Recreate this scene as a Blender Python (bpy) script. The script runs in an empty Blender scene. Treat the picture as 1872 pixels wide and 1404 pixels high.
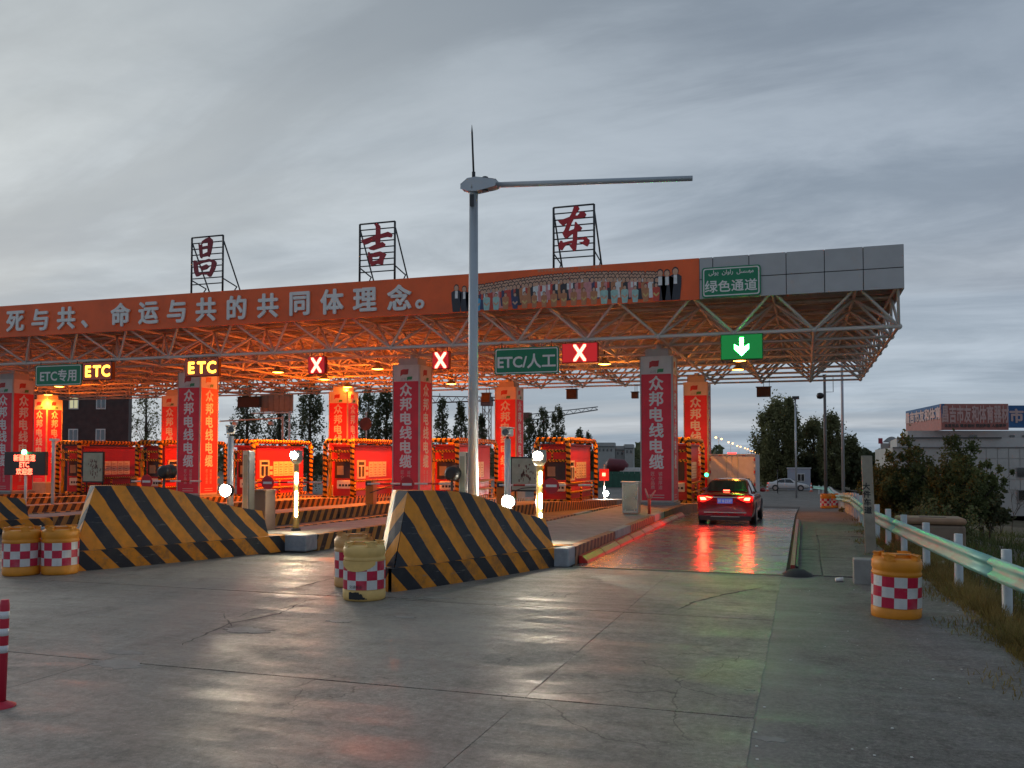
import bpy, math, random
import numpy as np
from mathutils import Vector, Matrix
from mathutils.geometry import tessellate_polygon
random.seed(7); RNG = np.random.default_rng(11)
R = math.radians
S = bpy.context.scene
COL = S.collection

# ------------------------------------------------------------------ camera
FPX, CX, CY, H = 1620., 936., 702., 2.2
YAW = math.atan((1470 - 936) / FPX); PITCH = R(2.0)
SHP = 835 - 702 - FPX * math.tan(PITCH)
cam = bpy.data.cameras.new('camera'); camo = bpy.data.objects.new('camera', cam); COL.objects.link(camo)
camo.location = (0, 0, H); camo.rotation_euler = (R(90) + PITCH, 0, YAW)
cam.sensor_width = 36; cam.lens = 36 * FPX / 1872; cam.shift_y = SHP / 1872
cam.clip_start = .1; cam.clip_end = 6000
S.camera = camo

# ------------------------------------------------------------------ world: overcast dusk sky
SUN_AZ, SUN_EL = R(-62), R(4)
W = bpy.data.worlds.new('World'); S.world = W; W.use_nodes = True
def build_world():
    nt = W.node_tree; N = nt.nodes; L = nt.links; N.clear()
    def nd(t, **k):
        n = N.new(t)
        for a, b in k.items(): setattr(n, a, b)
        return n
    def mth(op, a, b=None, c=None, clamp=False):
        n = nd('ShaderNodeMath', operation=op, use_clamp=clamp)
        for i, q in enumerate((a, b, c)):
            if q is None: continue
            if isinstance(q, (int, float)): n.inputs[i].default_value = q
            else: L.new(q, n.inputs[i])
        return n.outputs[0]
    def mix(f, a, b, bt='MIX'):
        n = nd('ShaderNodeMix', data_type='RGBA', blend_type=bt)
        for s, q in ((0, f), (6, a), (7, b)):
            if isinstance(q, tuple): n.inputs[s].default_value = (*q, 1)
            elif isinstance(q, (int, float)): n.inputs[s].default_value = q
            else: L.new(q, n.inputs[s])
        return n.outputs[2]
    def rng(v, a, b, c=0., d=1.):
        n = nd('ShaderNodeMapRange'); n.interpolation_type = 'SMOOTHSTEP'
        L.new(v, n.inputs[0])
        for i, q in enumerate((a, b, c, d)): n.inputs[i + 1].default_value = q
        return n.outputs[0]
    tc = nd('ShaderNodeTexCoord'); sep = nd('ShaderNodeSeparateXYZ'); L.new(tc.outputs['Generated'], sep.inputs[0])
    x, y, z = sep.outputs
    zc = mth('ADD', mth('MAXIMUM', z, 0.), .13)
    px = mth('DIVIDE', x, zc); py = mth('DIVIDE', y, zc)
    def noise(sx, sy, rot, sc, det, rough=.55, off=0., dist=0.):
        cb = nd('ShaderNodeCombineXYZ'); L.new(px, cb.inputs[0]); L.new(py, cb.inputs[1]); cb.inputs[2].default_value = off
        mp = nd('ShaderNodeMapping'); L.new(cb.outputs[0], mp.inputs[0])
        mp.inputs['Rotation'].default_value = (0, 0, rot); mp.inputs['Scale'].default_value = (sx, sy, 1)
        n = nd('ShaderNodeTexNoise'); L.new(mp.outputs[0], n.inputs['Vector'])
        n.inputs['Scale'].default_value = sc; n.inputs['Detail'].default_value = det; n.inputs['Roughness'].default_value = rough
        n.inputs['Distortion'].default_value = dist
        return n.outputs[0]
    n1 = noise(.55, 1.5, R(25), .55, 6, .52, 3.3, .35)
    n2 = noise(.8, 1.3, R(20), 1.7, 9, .62, 7.7, .45)
    n3 = noise(.35, .9, R(10), .35, 3, .5, 9.4)
    n4 = noise(.6, 1.3, R(24), .95, 7, .58, 17.9, .6)
    cl = mth('ADD', mth('MULTIPLY', n1, .55), mth('MULTIPLY', n2, .45))
    base = mix(rng(cl, .38, .62), (.112, .143, .185), (.33, .375, .43))
    dark = mth('MULTIPLY', rng(n4, .46, .62), .82)
    base = mix(dark, base, (.075, .096, .135))
    base = mix(mth('MULTIPLY', rng(n3, .42, .68), .4), base, (.34, .385, .43))
    base = mix(mth('MULTIPLY', rng(z, .14, .55), .72), base, (.098, .125, .158))
    # the side the sun has gone down on is paler and warmer
    sd = nd('ShaderNodeVectorMath', operation='DOT_PRODUCT'); L.new(tc.outputs['Generated'], sd.inputs[0])
    sd.inputs[1].default_value = (math.sin(SUN_AZ), math.cos(SUN_AZ), .12)
    glow = mth('MULTIPLY', mth('POWER', mth('MAXIMUM', sd.outputs['Value'], 0.), 4.5), rng(n1, .3, .62, .35, 1.))
    base = mix(mth('MULTIPLY', glow, .7, clamp=True), base, (.45, .465, .445))
    base = mix(mth('MULTIPLY', rng(sd.outputs['Value'], .15, .85, 1., 0.), .30), base, (.14, .175, .23))
    # brighter strip of clear air low over the horizon
    low = mth('MULTIPLY', rng(z, .0, .2, 1., 0.), .45)
    base = mix(low, base, (.27, .33, .385))
    strat = noise(.06, .5, R(12), 1.6, 4, .5, 22.)
    band = mth('MULTIPLY', mth('MULTIPLY', rng(strat, .48, .66), rng(z, .02, .3, 1., 0.)), .32)
    base = mix(band, base, (.47, .45, .43))
    sky = nd('ShaderNodeTexSky'); sky.sky_type = 'NISHITA'; sky.sun_disc = False
    sky.sun_elevation = SUN_EL; sky.sun_rotation = SUN_AZ
    bg0 = nd('ShaderNodeBackground'); L.new(sky.outputs[0], bg0.inputs[0]); bg0.inputs[1].default_value = .05
    bg1 = nd('ShaderNodeBackground'); L.new(base, bg1.inputs[0]); bg1.inputs[1].default_value = 1.45
    mx = nd('ShaderNodeMixShader'); mx.inputs[0].default_value = .92
    L.new(bg0.outputs[0], mx.inputs[1]); L.new(bg1.outputs[0], mx.inputs[2])
    out = nd('ShaderNodeOutputWorld'); L.new(mx.outputs[0], out.inputs[0])
build_world()
sun = bpy.data.lights.new('sun', 'SUN'); sun.energy = .5; sun.angle = R(20); sun.color = (1, .93, .82)
suno = bpy.data.objects.new('sun', sun); COL.objects.link(suno)
sd = Vector((math.sin(SUN_AZ) * math.cos(R(14)), math.cos(SUN_AZ) * math.cos(R(14)), math.sin(R(14))))
suno.rotation_euler = (-sd).to_track_quat('-Z', 'Y').to_euler(); suno.location = (0, 0, 40)
vs = S.view_settings; vs.view_transform = 'Standard'; vs.look = 'None'; vs.exposure = 0.3; vs.gamma = 1; vs.use_curve_mapping = False
try: S.cycles.use_light_tree = True
except Exception: pass

# ------------------------------------------------------------------ pixels of the photograph -> places
_fw = np.array([-math.sin(YAW) * math.cos(PITCH), math.cos(YAW) * math.cos(PITCH), math.sin(PITCH)])
_rt = np.array([math.cos(YAW), math.sin(YAW), 0]); _up = np.cross(_rt, _fw); _C = np.array([0, 0, H])
def ray(px, py): return _fw + _rt * (px - CX) / FPX - _up * (py - CY - SHP) / FPX
def G(px, py, z=0.):
    d = ray(px, py); return Vector(_C + (z - H) / d[2] * d)
def AY(px, py, Y):
    d = ray(px, py); return Vector(_C + Y / d[1] * d)
def AX(px, py, X):
    d = ray(px, py); return Vector(_C + X / d[0] * d)
_GY = [(-50, 0), (31, 0), (36, -.06), (46, -.45), (58, -.95), (80, -1.5), (115, -1.9), (400, -2.4), (5000, -2.4)]
def gz(Y):
    for (a, b), (c, d) in zip(_GY, _GY[1:]):
        if Y <= c: return b + (d - b) * (Y - a) / (c - a)
    return _GY[-1][1]
def GR(px, py, dz=0.):                      # point of the falling road surface (+dz) behind a pixel
    d = ray(px, py); t = 1.
    for i in range(4000):
        p = _C + t * d
        if p[2] < gz(p[1]) + dz: break
        t += .1
    return Vector(p)

# ------------------------------------------------------------------ materials
MATS = {}
def _bsdf(m):
    m.use_nodes = True; return m.node_tree.nodes['Principled BSDF']
def mat(name, col, rough=.6, metal=0., var=.12, scale=3., bump=0., emit=None, es=0., spec=.5, dirt=0., dirtcol=(.05, .045, .04), trans=0.):
    if name in MATS: return MATS[name]
    m = bpy.data.materials.new(name); b = _bsdf(m); nt = m.node_tree; N = nt.nodes; L = nt.links
    b.inputs['Roughness'].default_value = rough; b.inputs['Metallic'].default_value = metal
    b.inputs['Specular IOR Level'].default_value = spec
    if trans: b.inputs['Transmission Weight'].default_value = trans
    tc = N.new('ShaderNodeTexCoord')
    n = N.new('ShaderNodeTexNoise'); n.inputs['Scale'].default_value = scale; n.inputs['Detail'].default_value = 5; L.new(tc.outputs['Object'], n.inputs['Vector'])
    mr = N.new('ShaderNodeMapRange'); L.new(n.outputs[0], mr.inputs[0]); mr.inputs[1].default_value = .3; mr.inputs[2].default_value = .7
    mr.inputs[3].default_value = 1 - var; mr.inputs[4].default_value = 1 + var
    mx = N.new('ShaderNodeMix'); mx.data_type = 'RGBA'; mx.blend_type = 'MULTIPLY'; mx.inputs[0].default_value = 1
    mx.inputs[6].default_value = (*col, 1); L.new(mr.outputs[0], mx.inputs[7]); out = mx.outputs[2]
    if dirt:
        n2 = N.new('ShaderNodeTexNoise'); n2.inputs['Scale'].default_value = scale * .7 + .6; n2.inputs['Detail'].default_value = 7; n2.inputs['Roughness'].default_value = .65
        L.new(tc.outputs['Object'], n2.inputs['Vector'])
        r2 = N.new('ShaderNodeMapRange'); L.new(n2.outputs[0], r2.inputs[0]); r2.inputs[1].default_value = .48; r2.inputs[2].default_value = .72; r2.inputs[4].default_value = dirt
        m2 = N.new('ShaderNodeMix'); m2.data_type = 'RGBA'; L.new(r2.outputs[0], m2.inputs[0]); L.new(out, m2.inputs[6]); m2.inputs[7].default_value = (*dirtcol, 1); out = m2.outputs[2]
    L.new(out, b.inputs['Base Color'])
    if bump:
        bp = N.new('ShaderNodeBump'); bp.inputs['Strength'].default_value = bump; bp.inputs['Distance'].default_value = .02
        n3 = N.new('ShaderNodeTexNoise'); n3.inputs['Scale'].default_value = scale * 8; n3.inputs['Detail'].default_value = 4; L.new(tc.outputs['Object'], n3.inputs['Vector'])
        L.new(n3.outputs[0], bp.inputs['Height']); L.new(bp.outputs[0], b.inputs['Normal'])
    if emit:
        b.inputs['Emission Color'].default_value = (*emit, 1); b.inputs['Emission Strength'].default_value = es
    MATS[name] = m; return m
def uvmat(name, kind, ca, cb, period, slope=0., duty=.5, rough=.55, wear=.25, wearcol=(.10, .095, .09), ph=0.):
    """two-colour paint laid out on the UV map (metres): stripes u+slope*v, or a checker"""
    if name in MATS: return MATS[name]
    m = bpy.data.materials.new(name); b = _bsdf(m); nt = m.node_tree; N = nt.nodes; L = nt.links
    b.inputs['Roughness'].default_value = rough
    uv = N.new('ShaderNodeUVMap'); sp = N.new('ShaderNodeSeparateXYZ'); L.new(uv.outputs[0], sp.inputs[0])
    tc = N.new('ShaderNodeTexCoord')
    def mth(op, a, c=None):
        n = N.new('ShaderNodeMath'); n.operation = op
        for i, q in enumerate((a, c)):
            if q is None: continue
            if isinstance(q, (int, float)): n.inputs[i].default_value = q
            else: L.new(q, n.inputs[i])
        return n.outputs[0]
    nz = N.new('ShaderNodeTexNoise'); nz.inputs['Scale'].default_value = 14; nz.inputs['Detail'].default_value = 3; L.new(tc.outputs['Object'], nz.inputs['Vector'])
    wob = mth('MULTIPLY', mth('SUBTRACT', nz.outputs[0], .5), .012 / period if kind == 'stripe' else .0)
    if kind == 'stripe':
        f = mth('FRACT', mth('ADD', mth('ADD', mth('DIVIDE', mth('ADD', sp.outputs[0], mth('MULTIPLY', sp.outputs[1], slope)), period), wob), 50. + ph))
        f = mth('GREATER_THAN', f, duty)
    else:
        a = mth('FLOOR', mth('DIVIDE', sp.outputs[0], period)); c = mth('FLOOR', mth('DIVIDE', sp.outputs[1], slope))
        f = mth('MODULO', mth('ADD', mth('ADD', a, c), 100), 2)
    mx = N.new('ShaderNodeMix'); mx.data_type = 'RGBA'; L.new(f, mx.inputs[0]); mx.inputs[6].default_value = (*ca, 1); mx.inputs[7].default_value = (*cb, 1)
    n2 = N.new('ShaderNodeTexNoise'); n2.inputs['Scale'].default_value = 2.2; n2.inputs['Detail'].default_value = 9; n2.inputs['Roughness'].default_value = .7; L.new(tc.outputs['Object'], n2.inputs['Vector'])
    r2 = N.new('ShaderNodeMapRange'); L.new(n2.outputs[0], r2.inputs[0]); r2.inputs[1].default_value = .5; r2.inputs[2].default_value = .68; r2.inputs[4].default_value = wear
    m2 = N.new('ShaderNodeMix'); m2.data_type = 'RGBA'; L.new(r2.outputs[0], m2.inputs[0]); L.new(mx.outputs[2], m2.inputs[6]); m2.inputs[7].default_value = (*wearcol, 1)
    n3 = N.new('ShaderNodeTexNoise'); n3.inputs['Scale'].default_value = 5; n3.inputs['Detail'].default_value = 4; L.new(tc.outputs['Object'], n3.inputs['Vector'])
    r3 = N.new('ShaderNodeMapRange'); L.new(n3.outputs[0], r3.inputs[0]); r3.inputs[1].default_value = .3; r3.inputs[2].default_value = .7; r3.inputs[3].default_value = .82; r3.inputs[4].default_value = 1.12
    m3 = N.new('ShaderNodeMix'); m3.data_type = 'RGBA'; m3.blend_type = 'MULTIPLY'; m3.inputs[0].default_value = 1; L.new(m2.outputs[2], m3.inputs[6]); L.new(r3.outputs[0], m3.inputs[7])
    sm = N.new('ShaderNodeMapping'); L.new(tc.outputs['Object'], sm.inputs[0]); sm.inputs['Scale'].default_value = (1.2, 1.2, 9)
    sn = N.new('ShaderNodeTexNoise'); sn.inputs['Scale'].default_value = 1.7; sn.inputs['Detail'].default_value = 8; sn.inputs['Roughness'].default_value = .7; L.new(sm.outputs[0], sn.inputs['Vector'])
    sr = N.new('ShaderNodeMapRange'); L.new(sn.outputs[0], sr.inputs[0]); sr.inputs[1].default_value = .6; sr.inputs[2].default_value = .7; sr.inputs[4].default_value = min(.75, wear * 1.3)
    m4 = N.new('ShaderNodeMix'); m4.data_type = 'RGBA'; L.new(sr.outputs[0], m4.inputs[0]); L.new(m3.outputs[2], m4.inputs[6]); m4.inputs[7].default_value = (.20, .19, .175, 1)
    m3 = m4
    L.new(m3.outputs[2], b.inputs['Base Color'])
    bp = N.new('ShaderNodeBump'); bp.inputs['Strength'].default_value = .6; bp.inputs['Distance'].default_value = .012; L.new(n2.outputs[0], bp.inputs['Height']); L.new(bp.outputs[0], b.inputs['Normal'])
    MATS[name] = m; return m
def emat(name, col, s, base=(.02, .02, .02)): return mat(name, base, .5, var=0, emit=col, es=s)

def road_mat(name, c1, c2, rlo, rhi, patch=.5, streak=(1.6, .22), seed=0., spec=.5, blend=False):
    """worn concrete: blotches, tyre polish running along the lane, fine grit; polished parts are glossier"""
    m = bpy.data.materials.new(name); b = _bsdf(m); nt = m.node_tree; N = nt.nodes; L = nt.links
    geo = N.new('ShaderNodeNewGeometry')
    def noise(sc, det, rough=.6, scl=(1, 1, 1), off=0., dist=0.):
        mp = N.new('ShaderNodeMapping'); L.new(geo.outputs['Position'], mp.inputs[0]); mp.inputs['Scale'].default_value = scl; mp.inputs['Location'].default_value = (off + seed, off * .7, 0)
        n = N.new('ShaderNodeTexNoise'); L.new(mp.outputs[0], n.inputs['Vector']); n.inputs['Scale'].default_value = sc; n.inputs['Detail'].default_value = det; n.inputs['Roughness'].default_value = rough; n.inputs['Distortion'].default_value = dist
        return n.outputs[0]
    def mr(v, a, bb, c=0., d=1.):
        n = N.new('ShaderNodeMapRange'); L.new(v, n.inputs[0])
        for i, q in enumerate((a, bb, c, d)): n.inputs[i + 1].default_value = q
        return n.outputs[0]
    def mix(f, a, c, bt='MIX'):
        n = N.new('ShaderNodeMix'); n.data_type = 'RGBA'; n.blend_type = bt
        for s, q in ((0, f), (6, a), (7, c)):
            if isinstance(q, tuple): n.inputs[s].default_value = (*q, 1)
            elif isinstance(q, (int, float)): n.inputs[s].default_value = q
            else: L.new(q, n.inputs[s])
        return n.outputs[2]
    big = noise(.35, 6, .6); st = noise(1., 6, .6, (streak[0], streak[1], 1), 3., .3); st2 = noise(.9, 5, .65, (.5, 2.6, 1), 13., .4)
    fine = noise(22, 5, .7, off=7.); grit = noise(160, 2, .7, off=2.); blot = noise(1.3, 8, .68, off=21., dist=.5)
    c = mix(mr(big, .32, .68), c1, c2)
    c = mix(mr(st, .5, .75, 0, .45), c, tuple(q * .55 for q in c1))
    c = mix(mr(blot, .55, .72, 0, patch), c, tuple(q * .5 for q in c1))
    c = mix(mr(st2, .62, .74, 0, .35), c, tuple(min(1, q * 1.5) for q in c2))
    stain = noise(.8, 9, .72, (1.2, .7, 1), 41., .8); c = mix(mr(stain, .60, .74, 0, .6), c, tuple(q * .42 for q in c1))
    def crackmask(sc, wd, off):
        mp = N.new('ShaderNodeMapping'); L.new(geo.outputs['Position'], mp.inputs[0]); mp.inputs['Location'].default_value = (off, off, 0)
        nz = N.new('ShaderNodeTexNoise'); nz.inputs['Scale'].default_value = 1.6; nz.inputs['Detail'].default_value = 6; L.new(mp.outputs[0], nz.inputs['Vector'])
        va = N.new('ShaderNodeVectorMath'); va.operation = 'MULTIPLY_ADD'; L.new(nz.outputs['Color'], va.inputs[0]); va.inputs[1].default_value = (.9, .9, 0); L.new(mp.outputs[0], va.inputs[2])
        vo = N.new('ShaderNodeTexVoronoi'); vo.feature = 'DISTANCE_TO_EDGE'; vo.inputs['Scale'].default_value = sc; L.new(va.outputs[0], vo.inputs['Vector'])
        return mr(vo.outputs['Distance'], 0., wd, 1., 0.)
    cm = N.new('ShaderNodeMath'); cm.operation = 'MULTIPLY'; L.new(crackmask(.45, .0045, seed), cm.inputs[0]); L.new(mr(noise(.22, 3, .5, off=55.), .52, .60, 0., .8), cm.inputs[1])
    c = mix(cm.outputs[0], c, tuple(q * .25 for q in c1))
    c = mix(1., c, mr(noise(7.5, 7, .75, off=31.), .32, .68, .72, 1.28), 'MULTIPLY')
    c = mix(mr(noise(38, 3, .6, off=91.), .62, .70, 0, .55), c, tuple(q * .35 for q in c1))
    c = mix(mr(noise(30, 3, .6, off=63.), .64, .72, 0, .5), c, tuple(min(1, q * 1.9) for q in c2))
    c = mix(1., c, mr(fine, .3, .7, .70, 1.30), 'MULTIPLY')
    c = mix(1., c, mr(grit, .3, .7, .6, 1.4), 'MULTIPLY')
    b.inputs['Specular IOR Level'].default_value = spec
    if blend:
        sx = N.new('ShaderNodeSeparateXYZ'); L.new(geo.outputs['Position'], sx.inputs[0]); ad = N.new('ShaderNodeMath'); ad.operation = 'MULTIPLY_ADD'; L.new(noise(.7, 8, .65, (1, .5, 1), 77., .5), ad.inputs[0]); ad.inputs[1].default_value = 2.2; L.new(sx.outputs[0], ad.inputs[2])
        c = mix(mr(ad.outputs[0], .55, 1.5), (.225, .21, .19), c)
        c = mix(1., c, mr(fine, .3, .7, .8, 1.2), 'MULTIPLY')
    L.new(c, b.inputs['Base Color'])
    rg = N.new('ShaderNodeMath'); rg.operation = 'ADD'; L.new(mr(st2, .35, .65, rlo, rhi), rg.inputs[0]); L.new(mr(fine, .3, .7, -.05, .05), rg.inputs[1])
    rm = N.new('ShaderNodeMath'); rm.operation = 'ADD'; L.new(rg.outputs[0], rm.inputs[0]); L.new(mr(blot, .45, .65, -.06, .08), rm.inputs[1])
    L.new(rm.outputs[0], b.inputs['Roughness'])
    bp = N.new('ShaderNodeBump'); bp.inputs['Strength'].default_value = .35; bp.inputs['Distance'].default_value = .006; L.new(fine, bp.inputs['Height'])
    bp2 = N.new('ShaderNodeBump'); bp2.inputs['Strength'].default_value = .3; bp2.inputs['Distance'].default_value = .02; L.new(st2, bp2.inputs['Height']); L.new(bp.outputs[0], bp2.inputs['Normal'])
    L.new(bp2.outputs[0], b.inputs['Normal'])
    MATS[name] = m; return m

# ------------------------------------------------------------------ mesh helpers
class MB:
    def __init__(s): s.v = []; s.f = []; s.m = []; s.uv = []; s.sm = []
    def add(s, vs, fs, mi=0, uvs=None, smooth=False):
        o = len(s.v); s.v += [tuple(v) for v in vs]
        for k, f in enumerate(fs):
            s.f.append([o + i for i in f]); s.m.append(mi); s.sm.append(smooth)
            s.uv.append([uvs[i] for i in f] if uvs is not None else [(0, 0)] * len(f))
        return s
    def box(s, x0, x1, y0, y1, z0, z1, mi=0, rz=0., piv=None):
        vs = [Vector((x, y, z)) for z in (z0, z1) for y in (y0, y1) for x in (x0, x1)]
        if rz:
            p = Vector(piv) if piv else Vector(((x0 + x1) / 2, (y0 + y1) / 2, 0)); M = Matrix.Rotation(rz, 4, 'Z')
            vs = [M @ (v - p) + p for v in vs]
        o = len(s.v)
        s.v += [tuple(v) for v in vs]
        for f in ([0, 2, 3, 1], [4, 5, 7, 6], [0, 1, 5, 4], [2, 6, 7, 3], [0, 4, 6, 2], [1, 3, 7, 5]):
            s.f.append([o + i for i in f]); s.m.append(mi); s.sm.append(False)
            P = [vs[i] for i in f]; n = (P[1] - P[0]).cross(P[2] - P[0])
            ax = max(range(3), key=lambda i: abs(n[i]))
            s.uv.append([((p.y, p.z) if ax == 0 else (p.x, p.z) if ax == 1 else (p.x, p.y)) for p in P])
        return s
    def tube(s, pts, r, n=8, mi=0, caps=True, smooth=True, u0=0.):
        pts = [Vector(p) for p in pts]; k = len(pts)
        rs = r if isinstance(r, (list, tuple)) else [r] * k
        o = len(s.v); u = u0; us = []
        prev = None
        for i, p in enumerate(pts):
            t = (pts[min(i + 1, k - 1)] - pts[max(i - 1, 0)]).normalized()
            if prev is None:
                a = Vector((0, 0, 1)) if abs(t.z) < .9 else Vector((1, 0, 0)); e1 = t.cross(a).normalized()
            else: e1 = (prev - t * prev.dot(t)).normalized()
            prev = e1; e2 = t.cross(e1)
            if i: u += (p - pts[i - 1]).length
            us.append(u)
            for j in range(n):
                a = 2 * math.pi * j / n; s.v.append(tuple(p + (e1 * math.cos(a) + e2 * math.sin(a)) * rs[i]))
        for i in range(k - 1):
            for j in range(n):
                j2 = (j + 1) % n
                s.f.append([o + i * n + j, o + i * n + j2, o + (i + 1) * n + j2, o + (i + 1) * n + j]); s.m.append(mi); s.sm.append(smooth)
                s.uv.append([(us[i], j / n), (us[i], (j + 1) / n), (us[i + 1], (j + 1) / n), (us[i + 1], j / n)])
        if caps:
            s.f.append([o + j for j in reversed(range(n))]); s.m.append(mi); s.sm.append(False); s.uv.append([(us[0], 0)] * n)
            s.f.append([o + (k - 1) * n + j for j in range(n)]); s.m.append(mi); s.sm.append(False); s.uv.append([(us[-1], 0)] * n)
        return s
    def lathe(s, prof, n=24, c=(0, 0, 0), mi=0, smooth=True, rot=0., caps=False):
        o = len(s.v); k = len(prof); v = 0.; vv = []
        for i, (r, z) in enumerate(prof):
            if i: v += math.hypot(r - prof[i - 1][0], z - prof[i - 1][1])
            vv.append(z)
            for j in range(n):
                a = 2 * math.pi * j / n + rot; s.v.append((c[0] + r * math.cos(a), c[1] + r * math.sin(a), c[2] + z))
        for i in range(k - 1):
            for j in range(n):
                j2 = (j + 1) % n
                s.f.append([o + i * n + j, o + i * n + j2, o + (i + 1) * n + j2, o + (i + 1) * n + j]); s.m.append(mi); s.sm.append(smooth)
                s.uv.append([(j / n, vv[i]), ((j + 1) / n, vv[i]), ((j + 1) / n, vv[i + 1]), (j / n, vv[i + 1])])
        if caps:
            s.f.append([o + j for j in reversed(range(n))]); s.m.append(mi); s.sm.append(False); s.uv.append([(0, 0)] * n)
            s.f.append([o + (k - 1) * n + j for j in range(n)]); s.m.append(mi); s.sm.append(False); s.uv.append([(0, 0)] * n)
        return s
    def poly(s, pts2, fn, d0, d1, mi=0, smi=None):
        """2-D outline -> slab; fn(a, b, depth) gives the point"""
        tri = tessellate_polygon([[Vector((p[0], p[1], 0)) for p in pts2]])
        n = len(pts2); o = len(s.v)
        s.v += [tuple(fn(p[0], p[1], d0)) for p in pts2]
        s.v += [tuple(fn(p[0], p[1], d1)) for p in pts2]
        uv2 = list(pts2)
        for t in tri:
            for off, tt in ((0, t), (n, tuple(reversed(t)))):
                s.f.append([o + off + i for i in tt]); s.m.append(mi); s.sm.append(False); s.uv.append([uv2[i] for i in tt])
        for i in range(n):
            j = (i + 1) % n
            s.f.append([o + i, o + j, o + n + j, o + n + i]); s.m.append(mi if smi is None else smi); s.sm.append(False); s.uv.append([uv2[i], uv2[j], uv2[j], uv2[i]])
        return s
    def mesh(s, name, mats, org=(0, 0, 0)):
        me = bpy.data.meshes.new(name); ox, oy, oz = org
        me.from_pydata([(x - ox, y - oy, z - oz) for x, y, z in s.v], [], s.f)
        for m in (mats if isinstance(mats, (list, tuple)) else [mats]): me.materials.append(m)
        me.polygons.foreach_set('material_index', s.m); me.polygons.foreach_set('use_smooth', s.sm)
        ul = me.uv_layers.new(name='UVMap'); ul.data.foreach_set('uv', [c for f in s.uv for p in f for c in p])
        me.validate(); me.update(); return me
    def build(s, name, mats, parent=None, org=None, bevel=0., sub=0):
        org = org if org is not None else ((parent.matrix_world.translation if False else WL.get(parent.name, (0, 0, 0))) if parent else (0, 0, 0))
        me = s.mesh(name, mats, org)
        o = bpy.data.objects.new(name, me); COL.objects.link(o)
        if parent: o.parent = parent; WL[o.name] = org
        if bevel:
            b = o.modifiers.new('bevel', 'BEVEL'); b.width = bevel; b.segments = 2; b.limit_method = 'ANGLE'; b.angle_limit = R(40)
        if sub:
            b = o.modifiers.new('sub', 'SUBSURF'); b.levels = sub; b.render_levels = sub
        return o
WL = {}
def tag(o, label, cat, group=None, kind=None):
    if label: o['label'] = label
    if cat: o['category'] = cat
    if group: o['group'] = group
    if kind: o['kind'] = kind
    return o
def thing(name, label, cat, loc=(0, 0, 0), rz=0., group=None):
    """Empty at the base of a thing. Parts built under it in world numbers are shifted to its origin (WL)."""
    o = bpy.data.objects.new(name, None); COL.objects.link(o); o.location = loc; o.rotation_euler = (0, 0, rz)
    o.empty_display_size = .2; WL[o.name] = tuple(loc); return tag(o, label, cat, group)
def local(o): WL[o.name] = (0, 0, 0); return o          # parts given in the thing's own numbers
def structure(o): o['kind'] = 'structure'; return o
def stuff(o): o['kind'] = 'stuff'; return o
def copy_tree(o, parent=None):
    c = o.copy(); COL.objects.link(c)
    if parent: c.parent = parent
    for ch in list(KIDS.get(o.name, [])) or list(o.children): copy_tree(ch, c)
    return c
KIDS = {}
_txt = {}
def text_mesh(t, size, bold=0., ext=0.):
    """one glyph run as mesh data in the XY plane, centred"""
    k = (t, size, bold, ext)
    if k in _txt: return _txt[k]
    cu = bpy.data.curves.new('text', 'FONT'); cu.body = t; cu.size = size; cu.align_x = 'CENTER'; cu.align_y = 'CENTER'; cu.extrude = ext; cu.resolution_u = 3
    o = bpy.data.objects.new('text', cu); COL.objects.link(o)
    dg = bpy.context.evaluated_depsgraph_get(); me = bpy.data.meshes.new_from_object(o.evaluated_get(dg))
    bpy.data.objects.remove(o); bpy.data.curves.remove(cu)
    vs = [tuple(v.co) for v in me.vertices]; fs = [tuple(p.vertices) for p in me.polygons]; bpy.data.meshes.remove(me)
    if vs:
        x0 = min(v[0] for v in vs); x1 = max(v[0] for v in vs); y0 = min(v[1] for v in vs); y1 = max(v[1] for v in vs)
        keepc = len(t) > 1 or t not in '、。'
        if keepc: vs = [(v[0] - (x0 + x1) / 2, v[1] - (y0 + y1) / 2, v[2]) for v in vs]
    V, F = [], []
    sh = [(0, 0)] if not bold else [(0, 0), (bold, 0), (-bold, 0), (0, bold), (0, -bold), (bold * .7, bold * .7), (-bold * .7, bold * .7), (bold * .7, -bold * .7), (-bold * .7, -bold * .7)]
    for i, (dx, dy) in enumerate(sh):
        o = len(V); dz = -i * .0006
        V += [(x + dx, y + dy, z + dz) for x, y, z in vs]; F += [tuple(o + j for j in f) for f in fs]
    _txt[k] = (V, F); return _txt[k]
_tm = {}
def text(t, size, loc, m, parent=None, name='lettering', bold=0., ext=0., face='front', tilt=0., sx=1., org=None):
    """lettering facing the camera side (-Y): face 'front'; facing +X: 'side'"""
    key = (t, size, bold, ext, m.name, name)
    if key not in _tm:
        V, F = text_mesh(t, size, bold, ext)
        me = bpy.data.meshes.new(name); me.from_pydata(V, [], F); me.materials.append(m); me.update(); _tm[key] = me
    o = bpy.data.objects.new(name, _tm[key]); COL.objects.link(o)
    wl = (WL.get(parent.name, (0, 0, 0)) if parent else (0, 0, 0)) if org is None else org
    if parent: o.parent = parent
    o.location = Vector(loc) - Vector(wl)
    o.rotation_euler = (R(90) + tilt, 0, 0) if face == 'front' else (R(90), 0, R(90)) if face == 'side' else (R(90), 0, face)
    o.scale = (sx, 1, 1); return o
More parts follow.
